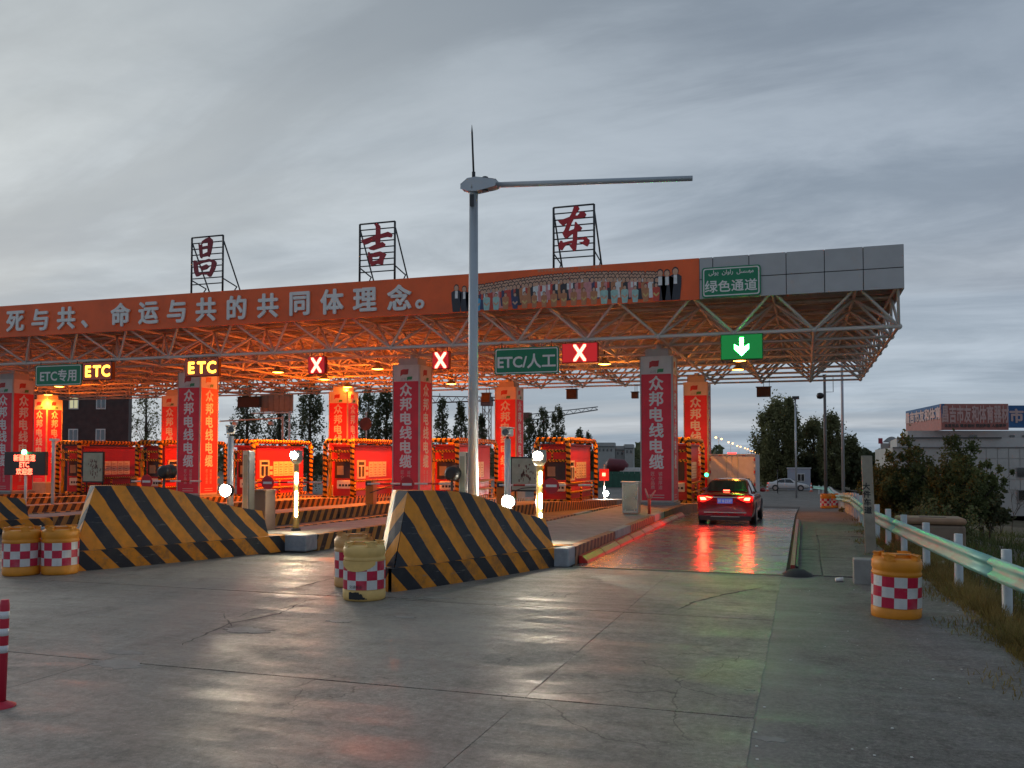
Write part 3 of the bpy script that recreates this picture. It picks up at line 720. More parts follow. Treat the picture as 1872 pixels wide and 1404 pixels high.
    def score(m):
        c = (m[1] + m[2]) / 2; d = c - Vector((0, 0, H)); z = d.dot(Vector(_fw)); x = d.dot(Vector(_rt)) / z
        if abs(x) > .60: return -1
        return (1.6 if m[1].y < Y_FR + .1 and m[2].z < 8.1 else 1.0) * (m[1] - m[2]).length / z * (.5 if m[1].z > 7.9 and m[2].z > 7.9 else 1)
    mem.sort(key=score, reverse=True)
    wl = Vector(WL[CAN.name])
    cnt = {'chord_tube': 0, 'web_tube': 0}; rest = {'chord_tube': MB(), 'web_tube': MB()}
    for nm, a, b, r in mem:
        if cnt[nm] < 240:
            cnt[nm] += 1
            o = bpy.data.objects.new(nm, um); COL.objects.link(o); o.parent = CAN; o.location = a - wl
            o.rotation_euler = (b - a).to_track_quat('Z', 'Y').to_euler(); o.scale = (r, r, (b - a).length)
        else: rest[nm].tube([a, b], r, 6, caps=False)
    stuff(rest['chord_tube'].build('chord_tubes', M_TRUSS, CAN)); stuff(rest['web_tube'].build('web_tubes', M_TRUSS, CAN))
    ball = MB(); ball.lathe([(.01, -.13), (.08, -.10), (.125, -.03), (.125, .03), (.08, .10), (.01, .13)], 10); bm = ball.mesh('node_ball', M_TRUSS)
    for (i, j), p in bot.items():
        if i > 17: continue
        o = bpy.data.objects.new('node_ball', bm); COL.objects.link(o); o.parent = CAN; o.location = p - wl; o.scale = (.9, .9, .9)
canopy()

# ------------------------------------------------------------------ columns
CTOP = 2.2 + 3.53 * KC
def column_proto():
    t = local(thing('canopy_column', 'x', 'column', (0, 0, 0), group='banner-clad canopy columns'))
    w, d = .64, .66; h = CTOP; b0 = .42
    mb = MB(); mb.box(-w, w, -d, d, -.6, h); mb.build('shaft', M_BANW, t)
    mb = MB(); mb.box(-w * .72, w * .72, -d * .72, d * .72, h, h + .32); mb.build('capital', mat('column_cap', (.45, .44, .42), .6, var=.1), t)
    mb = MB(); mb.tube([(0, 0, h + .3), (0, 0, ZB)], .14, 10); mb.build('bearing_post', M_TRUSS, t)
    mb = MB(); mb.box(-w - .1, w + .1, -d - .1, d + .1, -.5, .40); mb.build('base', M_CONC, t, bevel=.02)
    for fc in ('front', 'side'):
        def P(a, z, dep):           # a along the face, dep outwards
            return (a, -d - dep, z) if fc == 'front' else (w + dep, a, z)
        def slab(a0, a1, z0, z1, d0, d1, m, nm, par, bev=0.):
            mb = MB(); q = [P(a, z, dd) for dd in (d0, d1) for z in (z0, z1) for a in (a0, a1)]
            mb.add(q, [[0, 1, 3, 2], [4, 6, 7, 5], [0, 4, 5, 1], [2, 3, 7, 6], [0, 2, 6, 4], [1, 5, 7, 3]]); return mb.build(nm, m, par, bevel=bev)
        hw = (w if fc == 'front' else d)
        bn = slab(-hw + .05, hw - .05, b0 + .05, h - .72, .004, .016, M_BANNER, 'banner', t)
        for a0, a1, z0, z1 in ((-hw, -hw + .04, b0, h), (hw - .04, hw, b0, h), (-hw, hw, b0, b0 + .045)):
            slab(a0 + .001, a1 - .001, z0, z1, .002, .03, mat('banner_frame', (.5, .46, .42), .5, var=.1), 'frame_strip', t)
        # emblem: red and green waving flags
        zt = h - .40
        def flag(cx, cz, sw, sh, sg, m, nm):
            pts = [(cx - sw, cz - sh), (cx - sw * .9, cz + sh * .7), (cx - sw * .3, cz + sh * 1.05), (cx + sw * .4, cz + sh), (cx + sw, cz + sh * 1.1), (cx + sw * .85, cz - sh * .5), (cx + sw * .3, cz - sh * .55), (cx - sw * .4, cz - sh * .5)]
            mb = MB(); mb.poly(pts, lambda a, z, dd: P(a, z, dd), .012, .004); mb.build(nm, m, t)
        flag(-.08, zt + .06, .20, .15, 1, mat('emblem_red', (.42, .03, .03), .5), 'emblem'); flag(.17, zt - .20, .13, .085, 1, mat('emblem_green', (.03, .25, .09), .5), 'emblem')
        fa = 'front' if fc == 'front' else 'side'
        text('众邦', .13, P(-.12, zt - .22, .006), mat('letter_grey', (.3, .3, .3), .6), t, 'small_lettering', face=fa)
        ztop = h - .72; pitch = .625
        for i, ch in enumerate('众邦电线电缆'):
            o = text(ch, .60, P(0, ztop - .36 - i * pitch, .02), M_LETW, bn, 'character', bold=.018, ext=.0, face=fa, org=(0, 0, 0))
        zz = ztop - .36 - 5.5 * pitch - .16
        for i in range(4):
            text('匠心品质'[i], .17, P(-.15, zz - i * .18, .02), M_LETP, bn, 'small_character', face=fa, org=(0, 0, 0)); text('诚信厚道'[i], .17, P(.15, zz - i * .18, .02), M_LETP, bn, 'small_character', face=fa, org=(0, 0, 0))
        for i in range(2): slab(-.3, .3, zz - .86 - i * .1, zz - .83 - i * .1, .017, .019, M_LETP, 'fine_print', bn)
    return t
FYC = 35.2 + .66; BYC = 42.4 * KC + .66
cols = [((AY(1200, 790, 35.2).x, FYC), 'red banner column in the front row beside the red sedan'),
        ((AY(742, 790, 35.2).x, FYC), 'red banner column in the front row behind the middle crash block'),
        ((AY(345, 790, 35.2).x, FYC), 'red banner column under the lit ETC board, front row'),
        ((AY(5, 790, 35.2).x, FYC), 'red banner column cut by the left edge of the picture'),
        ((AY(1272, 790, BYC - .66).x, BYC), 'rear red banner column behind the one beside the red sedan'),
        ((AY(924, 790, BYC - .66).x, BYC), 'rear red banner column glowing orange right of the tall white mast'),
        ((AY(618, 790, BYC - .66).x, BYC), 'rear red banner column glowing orange under the left red X'),
        ((AY(310, 790, BYC - .66).x, BYC), 'rear red banner column half hidden behind the ETC board column'),
        ((AY(72, 790, BYC - .66).x, BYC), 'rear red banner column under the green ETC sign')]
cp = column_proto()
for i, ((x, y), lb) in enumerate(cols):
    o = cp if i == 0 else copy_tree(cp)
    o.location = (x, y, gz(y)+.0); o['label'] = lb
    o.location.z = 0

# ------------------------------------------------------------------ rooftop characters on steel frames
STROKES = {
 '昌': ((330, 370), 8.2545, [
  [(275,622),(310,640),(330,640),(338,820),(325,850),(300,832),(288,740)], [(318,640),(330,588),(390,545),(445,525),(488,565),(460,600),(420,600),(345,618)],
  [(420,590),(488,560),(493,612),(468,745),(440,828),(412,815),(415,700)], [(335,690),(345,668),(410,655),(418,690),(345,712)], [(330,790),(410,752),(425,810),(335,828)],
  [(200,890),(225,875),(258,905),(268,1000),(280,1075),(275,1115),(245,1122),(215,1060),(203,960)], [(245,905),(330,885),(440,852),(520,875),(548,910),(530,925),(480,910),(440,895),(340,915),(265,945)],
  [(480,905),(535,885),(550,920),(525,1010),(465,1120),(440,1125),(412,1105),(440,1060),(470,980)], [(290,985),(400,935),(445,965),(400,1010),(330,1030),(325,1015)], [(265,1080),(350,1060),(440,1060),(440,1095),(320,1090),(275,1115)]],
  ((351,434),(408,431),(346,532),(404,530)), 'dark red brush-style rooftop character on a steel frame, leftmost of three', .62),
 '吉': ((640, 380), 10.03, [
  [(445,300),(520,290),(558,340),(560,480),(555,640),(560,690),(480,690),(470,640),(478,420),(475,345)], [(205,600),(400,530),(560,485),(640,460),(700,440),(760,465),(782,505),(760,545),(680,535),(560,560),(440,605),(330,660),(270,680),(225,640)],
  [(335,735),(480,670),(600,625),(650,665),(640,715),(540,745),(430,780),(370,770)], [(335,815),(360,812),(385,860),(410,900),(415,1000),(420,1080),(385,1060),(355,985),(335,890)],
  [(375,870),(450,825),(560,800),(640,830),(668,850),(640,900),(560,885),(470,905),(410,905)], [(555,880),(668,850),(620,945),(605,1045),(560,1040),(530,1030),(530,960)], [(405,985),(540,955),(600,990),(600,1045),(500,1030),(400,1070)]],
  ((658,410),(722,405),(655,512),(721,509)), 'faded red brush-style rooftop character on a steel frame, middle of three', 1.),
 '东': ((990, 360), 10.03, [
  [(600,170),(675,168),(700,220),(640,300),(590,410),(540,510),(500,625),(460,640),(420,620),(460,510),(510,380),(560,290)], [(300,435),(340,435),(510,370),(600,340),(660,345),(700,300),(690,265),(790,275),(825,320),(800,370),(740,385),(600,405),(500,450),(420,520),(380,525),(330,480)],
  [(430,600),(500,630),(600,590),(640,540),(700,520),(750,570),(720,615),(680,630),(600,660),(520,720),(455,775),(420,745),(383,670)], [(615,465),(640,460),(690,530),(660,640),(655,800),(640,960),(610,1000),(580,985),(515,900),(560,860),(575,800),(580,660),(605,560)],
  [(345,808),(380,805),(400,840),(500,815),(580,800),(570,850),(470,870),(420,920),(385,980),(360,980),(320,950),(315,890)], [(655,770),(760,745),(830,745),(885,790),(880,850),(845,910),(820,905),(740,860),(680,830),(760,825),(785,800),(760,785),(660,790)]],
  ((1012,379),(1086,374),(1010,490),(1085,486)), 'bright red brush-style rooftop character on a steel frame, right of the tall mast', 1.25)}
RY = FY + .7
for ch, (og, sc, st, fr, lb, br) in STROKES.items():
    a, b, c, d = [AY(*p, RY) for p in fr]
    x0, x1 = a.x, b.x; z1 = (a.z + b.z) / 2; zb = FZ1 - .1
    t = thing('rooftop_sign', lb, 'rooftop sign', ((x0 + x1) / 2, RY, zb), group='rooftop sign characters')
    for x in (x0, x1):
        MB().tube([(x, RY, zb), (x, RY, z1)], .045, 6).build('frame_post', M_DKSTEEL, t)
        MB().tube([(x, RY + .05, z1 - .25), (x + .02, RY + 1.55, zb)], .035, 6).build('rear_brace', M_DKSTEEL, t)
        MB().tube([(x, RY + .03, zb + .82), (x + .02, RY + 1.0, zb + .62)], .028, 6).build('brace_tie', M_DKSTEEL, t)
        MB().tube([(x + .02, RY + 1.0, zb + .62), (x + .02, RY + .45, zb)], .028, 6).build('brace_strut', M_DKSTEEL, t)
    zl = zb + .62
    for i in range(9):
        z = z1 - (z1 - zl) * i / 8; MB().tube([(x0, RY, z), (x1, RY, z)], .026 if i else .035, 6).build('rung', M_DKSTEEL, t)
    m = mat('sign_red_' + str(br), (.40 * br, .014, .026), .45, var=.15, scale=2, dirt=.3 if br == 1 else .1, dirtcol=(.2, .13, .09))
    mb = MB()
    for k, P in enumerate(st):
        q = [AY(og[0] + p[0] / sc, og[1] + p[1] / sc, RY - .06) for p in P]
        mb.poly([(v.x, v.z) for v in q], lambda A, B, D: (A, D, B), RY - .10 - .002 * k, RY - .05, 0)
    stuff_ = mb.build('character', m, t)

# ------------------------------------------------------------------ hanging signs and LED boards
def hang(t, xs, y, z0, z1):
    for x in xs: MB().tube([(x, y, z0), (x, y, z1)], .018, 6).build('hanger', M_DKSTEEL, t)
def green_sign(px, lines, label, Y, z_top_hang=None, small=None, tilt=0.):
    a, b = AY(px[0], px[1], Y), AY(px[2], px[3], Y); x0, x1, z0, z1 = a.x, b.x, min(a.z, b.z), max(a.z, b.z)
    t = thing('direction_sign', label, 'road sign', ((x0 + x1) / 2, Y, z0), group='green lane signs')
    def rrect(x0, x1, z0, z1, r):
        P = []
        for cx, cz, a0 in ((x1 - r, z1 - r, 0), (x0 + r, z1 - r, 90), (x0 + r, z0 + r, 180), (x1 - r, z0 + r, 270)):
            P += [(cx + r * math.cos(R(a0 + 22.5 * k)), cz + r * math.sin(R(a0 + 22.5 * k))) for k in range(5)]
        return P
    MB().poly(rrect(x0, x1, z0, z1, .1), lambda A, B, D: (A, D, B), Y, Y + .06).build('board', M_GREEN, t)
    q = .045
    MB().poly(rrect(x0 + q, x1 - q, z0 + q, z1 - q, .08), lambda A, B, D: (A, D, B), Y - .004, Y - .001).build('white_border', M_LETW, t)
    q = .085
    MB().poly(rrect(x0 + q, x1 - q, z0 + q, z1 - q, .06), lambda A, B, D: (A, D, B), Y - .008, Y - .005).build('face', M_GREEN, t)
    for s, u, w, sz, bo in lines:
        text(s, sz, (x0 + (x1 - x0) * u, Y - .013, z0 + (z1 - z0) * w), M_LETW, t, 'lettering', bold=bo)
    if z_top_hang: hang(t, (x0 + .3, x1 - .3), Y + .03, z1, z_top_hang)
    return t
SY = Y_FR - .12
green_sign((65, 668, 149, 704), [('ETC专用', .5, .48, .60, .014)], 'green sign reading ETC with two Chinese characters, far left', SY, ZB)
green_sign((904, 637, 1022, 682), [('ETC/人工', .5, .48, .60, .016)], 'green sign reading ETC slash manual lane beside the red X board', SY, ZB)
t = green_sign((1283, 490, 1391, 539), [('绿', .16, .36, .46, .008), ('色', .385, .36, .44, .008), ('通', .61, .36, .44, .008), ('道', .835, .36, .44, .008), ('ﻰﻟﻮﻳ  ﻥﺍﻭﺍﺭ  ﻞﺴﯩﻬﻣ', .5, .80, .20, .004)], 'green sign with four white Chinese characters on the grey fascia', FY - .12)
for sx in (-.5, .5):
    p = AY(1337, 515, FY).x + sx; mb = MB(); mb.box(p - .03, p + .03, FY - .058, FY - .002, FZ0 + .3, FZ0 + .9); mb.build('bracket', M_DKSTEEL, t)
def led(px, kind, label, col, s, glow_tint, fn=None):
    a, b = AY(px[0], px[1], SY), AY(px[2], px[3], SY); x0, x1, z0, z1 = a.x, b.x, min(a.z, b.z), max(a.z, b.z)
    t = thing('led_board', label, 'LED sign', ((x0 + x1) / 2, SY, z0), group='LED lane boards under the canopy')
    MB().box(x0, x1, SY, SY + .22, z0, z1).build('housing', mat('led_box_' + kind, glow_tint, .5, var=.1), t, bevel=.02)  # housing colour carries the glow of the lit symbol
    mb = MB(); cx, cz = (x0 + x1) / 2, (z0 + z1) / 2
    MB().box(x0 + .03, x1 - .03, SY - .006, SY - .002, z0 + .03, z1 - .03).build('screen', mat('led_screen_' + kind, (.01, .01, .01), .3, emit=glow_tint, es=1.0), t)  # even panel emission stands in for the symbol's glare on the screen
    em = emat('led_' + kind, col, s)
    if kind == 'cross':
        r = .25
        for k, sg in enumerate((1, -1)):
            P = [(-r, -r * sg - .075 * sg), (-r + .10, -r * sg - .075 * sg), (r, r * sg), (r, r * sg + .075 * sg), (r - .10, r * sg + .075 * sg), (-r, -r * sg)]
            P = [(cx + p[0], cz + p[1]) for p in P]
            mb.poly(P, lambda A, B, D: (A, D, B), SY - .012 - .002 * k, SY - .008)
        mb.build('cross_symbol', em, t)
    elif kind == 'arrow':
        P = [(-.07, .34), (.07, .34), (.07, -.02), (.26, .10), (.26, -.08), (0, -.34), (-.26, -.08), (-.26, .10), (-.07, -.02)]
        mb.poly([(cx + p[0], cz + p[1]) for p in P], lambda A, B, D: (A, D, B), SY - .012, SY - .008); mb.build('arrow_symbol', em, t)
    else:
        for i, ch in enumerate('ETC'): text(ch, .72, (x0 + (x1 - x0) * (.2 + .3 * i), SY - .012, cz), em, t, 'lettering', bold=.028)
    hang(t, (x0 + .12, x1 - .12), SY + .1, z1, ZB)
    if kind != 'etc':
        ld = bpy.data.lights.new('led_light', 'SPOT'); ld.energy = 260 if kind == 'arrow' else 70; ld.color = (.02, 1, .10) if kind == 'arrow' else (1, .03, .02); ld.spot_size = R(150); ld.spot_blend = .6; ld.shadow_soft_size = .25
        lo = bpy.data.objects.new('led_light', ld); COL.objects.link(lo); lo.parent = t; lo.location = Vector((cx, SY - .1, cz)) - Vector(WL[t.name]); lo.rotation_euler = Vector((0, -1, -.35)).to_track_quat('-Z', 'Y').to_euler()
    return cx, cz
led((151, 663, 204, 694), 'etc', 'amber lit ETC board beside the green ETC sign', (1, .36, .03), 6, (.10, .016, .008))
led((338, 657, 399, 687), 'etc', 'amber lit ETC board in front of a banner column', (1, .36, .03), 6, (.10, .016, .008))
led((563, 652, 594, 683), 'cross', 'small lit red X board, leftmost of three', (1, .08, .05), 14, (.34, .004, .005))
led((790, 643, 821, 674), 'cross', 'small lit red X board left of the white mast', (1, .08, .05), 14, (.34, .004, .005))
xa = led((1027, 628, 1093, 662), 'cross', 'wide lit red X board right of the green ETC sign', (1, .08, .05), 14, (.34, .004, .005))
ar = led((1317, 612, 1395, 656), 'arrow', 'lit green down arrow board over the car lane', (.05, 1, .12), 40, (.0, .13, .022))

# ------------------------------------------------------------------ sodium lamps under the canopy
def lamp_proto():
    t = local(thing('canopy_lamp', 'x', 'lamp', group='sodium lamps under the canopy'))
    MB().tube([(0, 0, .30), (0, 0, .62)], .02, 6).build('hanger', M_DKSTEEL, t)
    MB().lathe([(.07, .36), (.11, .34), (.11, .20), (.17, .16), (.30, .02), (.31, 0), (.29, 0), (.16, .14)], 18).build('reflector', mat('lamp_reflector', (.35, .33, .3), .3, .6), t)
    MB().lathe([(.001, -.03), (.16, -.015), (.285, .01)], 18).build('lens', emat('sodium_lens', (1, .36, .04), 22), t)
    for typ, en in (('SPOT', 900), ('POINT', 170)):
        ld = bpy.data.lights.new('sodium_light', typ); ld.energy = en; ld.color = (1, .20, .014) if typ == 'SPOT' else (1, .15, .008); ld.shadow_soft_size = .22
        if typ == 'SPOT': ld.spot_size = R(158); ld.spot_blend = .5
        lo = bpy.data.objects.new('sodium_light', ld); COL.objects.link(lo); lo.parent = t; lo.location = (0, 0, -.16)
    if False: pass
    return t
lp = lamp_proto()
ZL = 6.45
LAMPS = [(508, 681, 'over the left red X lane, nearer'), (593, 694, 'right of the left red X, farther'), (690, 675, 'left of the middle red X board'), (635, 708, 'just above the rear orange column'),
         (825, 702, 'left of the tall white mast'), (1105, 666, 'right of the wide red X board'), (1352, 660, 'touching the green arrow board, nearer'), (1349, 676, 'below the green arrow board, farther'),
         (108, 707, 'just below the green ETC sign'), (88, 722, 'above the rear column at the far left')]
for i, (px, py, lb) in enumerate(LAMPS):
    p = G(px, py, ZL); o = lp if i == 0 else copy_tree(lp); o.location = p; o['label'] = 'lit orange sodium lamp under the canopy ' + lb
    for lo in [c for c in o.children if c.type == 'LIGHT']:
        lo.data = lo.data.copy()
        if i in (6, 7): lo.data.color = (1, .36, .04); lo.data.energy *= .11
        elif i == 5: lo.data.color = (1, .26, .02); lo.data.energy *= .9
        elif i in (0, 1, 2, 8): lo.data.energy *= 1.9

# ------------------------------------------------------------------ toll booths inside their pipe guard frames
def arch(pts_c, r, rad=.28, n=5):
    """polyline with rounded inner corners"""
    P = [Vector(p) for p in pts_c]; out = [P[0]]
    for a, b, c in zip(P, P[1:], P[2:]):
        d0 = (a - b).normalized(); d1 = (c - b).normalized(); s = b + d0 * rad; e = b + d1 * rad
        for k in range(n + 1):
            t = k / n; out.append(s * (1 - t) ** 2 + b * 2 * t * (1 - t) + e * t * t)
    out.append(P[-1]); return out
M_PIPET = uvmat('striped_pipe_thin', 'stripe', (.80, .40, .03), (.05, .02, .012), .16, .06, .55, wear=.12)
M_BOARDW = mat('notice_white', (.72, .68, .55), .5, var=.06)
M_DARK = mat('booth_dark', (.035, .02, .018), .3, var=.2)
def booth_proto():
    t = local(thing('toll_booth', 'x', 'toll booth', group='toll booths on the islands'))
    zb, zt = ISL_Z - .02, 3.24; fw, fl = 1.52, 5.6
    for y in (0, fl):
        MB().tube(arch([(-fw, y, zb), (-fw, y, zt), (0, y, zt), (0, y, zb)], .1, .3), .105, 10).build('guard_hoop', M_PIPE, t)
    for x in (-fw, 0):
        MB().tube([(x, .1, zt - .02 if False else zt - .28), (x, .1, zt - .28)][:1] + [(x, .0, zt - .30), (x, fl, zt - .30)], .0001, 6) if False else None
    for x in (-fw + .04, -.04):
        MB().tube(arch([(x, .02, zt - .45), (x, .02, zt + .02), (x, fl - .02, zt + .02), (x, fl - .02, zt - .45)], .1, .25), .10, 10).build('guard_side_bar', M_PIPE, t)
    for z in (2.72, 2.28): MB().tube([(-fw, 0, z), (0, 0, z)], .06, 8).build('front_rung', M_PIPET, t)
    MB().tube([(-fw * .5, 0, 2.28), (-fw * .5, 0, 2.72)], .04, 8).build('rung_post', M_PIPET, t)
    # cabin
    x0, x1, y0, y1, z1 = -1.38, -.16, .55, 5.05, 2.95
    cab = MB(); cab.box(x0, x1, y0, y1, zb, z1); wl = cab.build('cabin', M_BOOTH, t, bevel=.03)
    MB().box(x0 - .06, x1 + .06, y0 - .12, y1 + .06, z1, z1 + .10).build('roof', mat('booth_roof', (.30, .02, .015), .5), t)
    MB().box(-.9, -.6, y0 + .5, y0 + .8, z1 + .10, z1 + .30).build('roof_beacon', M_YELLOW, t)
    # cashier window on the lane side
    wy0, wy1, wz0, wz1 = .78, 1.62, 1.35, 2.28
    w = MB()
    for a in ((wy0, wy0 + .09, wz0, wz1), (wy1 - .09, wy1, wz0, wz1), (wy0, wy1, wz0, wz0 + .09), (wy0, wy1, wz1 - .09, wz1), (wy0, wy1, wz1 - .32, wz1 - .25), ((wy0 + wy1) / 2 - .035, (wy0 + wy1) / 2 + .035, wz0, wz1 - .28)):
        w.box(x1, x1 + .05, *a)
    wo = w.build('window', mat('window_frame', (.70, .66, .55), .4), t)
    MB().box(x1 - .002, x1 + .012, wy0 + .05, wy1 - .05, wz0 + .05, wz1 - .05).build('pane', M_GLASS, wo)
    for i in range(2): MB().box(x1, x1 + .03, 1.70, 1.95, 1.50 + i * .28, 1.68 + i * .28).build('small_plate', M_BOARDW, t)
    for i in range(4):
        b = MB(); b.box(x1, x1 + .03, 2.05 + i * .50, 2.50 + i * .50, 1.42, 2.20); bo = b.build('notice_board', M_BOARDW, t)
        q = MB()
        for k in range(5): q.box(x1 + .031, x1 + .034, 2.12 + i * .5, 2.40 + i * .5 - .05 * (k % 3), 1.50 + k * .13, 1.53 + k * .13)
        q.build('notice_text', mat('notice_ink', (.30, .12, .06), .6), bo)
    for z in (1.24, .82): MB().tube([(.0, .3, z), (.0, 5.0, z)], .05, 8).build('side_rail', M_PIPET, t)
    for y in (.3, 2.4, 4.6): MB().tube([(.0, y, zb), (.0, y, 1.26)], .05, 8).build('rail_post', M_PIPET, t)
    # front face: dark glass, sill, panel with four round pictograms
    MB().box(x0 + .12, x1 - .12, y0 - .02, y0 - .002, 1.38, 2.25).build('front_glass', M_DARK, t)
    MB().box(x0 + .25, x0 + .62, y0 - .045, y0 - .022, 1.55, 2.0).build('screen', mat('inner_screen', (.3, .26, .16), .4), t)
    f = MB(); f.box(x0 + .30, x1 - .10, y0 - .16, y0 - .02, .86, 1.28); fo = f.build('instruction_panel', M_BOARDW, t, bevel=.04)
    for i in range(4):
        m = MB(); xx = x0 + .44 + i * .17; m.box(xx, xx + .11, y0 - .166, y0 - .161, .98, 1.09); m.build('pictogram', M_BLACK, fo)
    MB().tube([(-1.33, .18, zb), (-1.33, .18, 1.9)], .085, 10).build('bollard', M_YELLOW, t)
    MB().lathe([(.13, 1.9), (.11, 2.2), (.04, 2.85), (.01, 2.9)], 12, (-1.33, .18, 0)).build('bollard_cap', M_YELLOW, t)
    MB().box(x0 - .03, x1 + .1, .25, y1 + .3, zb, zb + .16).build('plinth', uvmat('booth_plinth', 'stripe', (.7, .3, .02), (.05, .02, .01), .3, -.6, .5), t)
    return t
BLAB = ['toll booth in striped pipe frame left of the white box truck', 'toll booth in striped pipe frame right of the grey notice board', 'toll booth in striped pipes partly behind the tall white mast',
        'brightly lit red toll booth left of the middle banner column', 'brightly lit red toll booth behind the left floodlight posts', 'toll booth in striped pipes left of the ETC board column', 'toll booth in striped pipes behind the red LED message board']
bp_ = booth_proto()
for k in range(7):
    o = bp_ if k == 0 else copy_tree(bp_); o['label'] = BLAB[k]
    o.location = (BXR[k], 39. if k else 40.2, gz(41) )

# ------------------------------------------------------------------ barrier gates with round no-entry discs
def gate(k, discpx, label):
    c = AY(discpx[0], discpx[1], 31.2); z = 1.15
    xl = float(np.interp(31.2, [18.6, 36.5], [BXR[k] + .14 - 1.1, BXR[k] + .14])) - .35; xr = xl + 3.6
    t = thing('barrier_gate', label, 'barrier gate', (xl, 31.2, ISL_Z), group='lane barrier gates')
    MB().box(xl - .17, xl + .17, 31.1, 31.45, ISL_Z - .02, 1.30).build('housing', M_ORANGE, t, bevel=.03)
    MB().box(xl - .10, xl + .10, 30.99, 31.1, 1.08, 1.24).build('hub', M_DKSTEEL, t)
    MB().tube([(xl, 30.97, z), (xr, 30.97, z + .04)], .035, 8).build('arm', uvmat('gate_arm', 'stripe', (.72, .70, .66), (.45, .03, .02), 1.0, 0, .55), t)
    MB().tube([(xl + .1, 30.97, .8), (xl + .9, 30.96, 1.05), (c.x - .2, 30.96, z - .02)], .018, 6).build('stay', M_DKSTEEL, t)
    d = MB(); d.poly([(c.x + .29 * math.cos(2 * math.pi * i / 28), z + .29 * math.sin(2 * math.pi * i / 28)) for i in range(28)], lambda a, b, dd: (a, dd, b), 30.90, 30.92)
    do = d.build('no_entry_disc', mat('disc_red', (.50, .02, .03), .45), t)
    MB().box(c.x - .20, c.x + .20, 30.888, 30.896, z - .045, z + .045).build('bar', M_LETW, do)
gate(1, (1012, 890), 'closed barrier gate with red no entry disc right of the bright floodlight')
gate(2, (750, 881), 'closed barrier gate with red no entry disc in front of the middle banner column')
gate(3, (497, 877), 'closed barrier gate with red no entry disc left of the bright strip post')
gate(4, (277, 864), 'closed barrier gate with lit red disc above the long left crash block')

# ------------------------------------------------------------------ tall mast with side arm
p = AY(865, 860, 18.3); mx_, my_ = p.x, p.y
zt_ = AY(868, 345, my_).z; e = AY(1266, 326, my_); rt = AY(863, 228, my_)
t = thing('camera_mast', 'tall pale steel mast with long side arm and lightning rod on the middle island', 'mast', (mx_, my_, ISL_Z))
MB().tube([(mx_, my_, ISL_Z - .02), (mx_, my_, zt_)], [.118, .098], 20).build('pole', M_GALV, t)
MB().lathe([(.22, 0), (.22, .03), (.14, .05), (.125, .22)], 16, (mx_, my_, ISL_Z - .01)).build('base_flange', M_GALV, t)
hub = MB(); hub.tube([(mx_, my_, zt_ - .02), (mx_, my_, zt_ + .22)], [.125, .115], 16); hub.build('top_cap', M_GALV, t)
hb = MB(); hb.poly([(-.26, -.06), (-.10, -.13), (.1, -.14), (.5, -.09), (.56, -.07), (.56, .07), (.5, .09), (.1, .16), (-.10, .15), (-.26, .04)], lambda a, b, d: (mx_ + a, my_ + d, zt_ + .06 + b), -.12, .12)
hb.build('arm_bracket', M_GALV, t, bevel=.02)
MB().tube([(mx_ + .28, my_ - .02, zt_ - .10), (mx_ + .28, my_ - .02, zt_ + .24)], .05, 10).build('clamp', M_GALV, t)
for zz in (-.06, .2): MB().lathe([(.02, -.03), (.07, -.03), (.07, .03), (.02, .03)], 6, (mx_ + .28, my_ - .02, zt_ + zz)).build('clamp_bolt', M_DKSTEEL, t)
MB().tube([(mx_ + .3, my_, zt_ + .05), (e.x, my_, e.z)], [.062, .055], 14).build('side_arm', M_GALV, t)
MB().tube([(mx_, my_, zt_ + .20), (mx_, my_, zt_ + .38)], .04, 10).build('rod_base', M_DKSTEEL, t)
MB().tube([(mx_, my_, zt_ + .34), (rt.x, my_, rt.z - .18), (rt.x - .005, my_, rt.z)], [.024, .022, .004], 8).build('lightning_rod', M_DKSTEEL, t)
MB().box(mx_ - .04, mx_ + .05, my_ - .135, my_ - .10, zt_ - .42, zt_ - .16).build('access_plate', M_DKSTEEL, t)

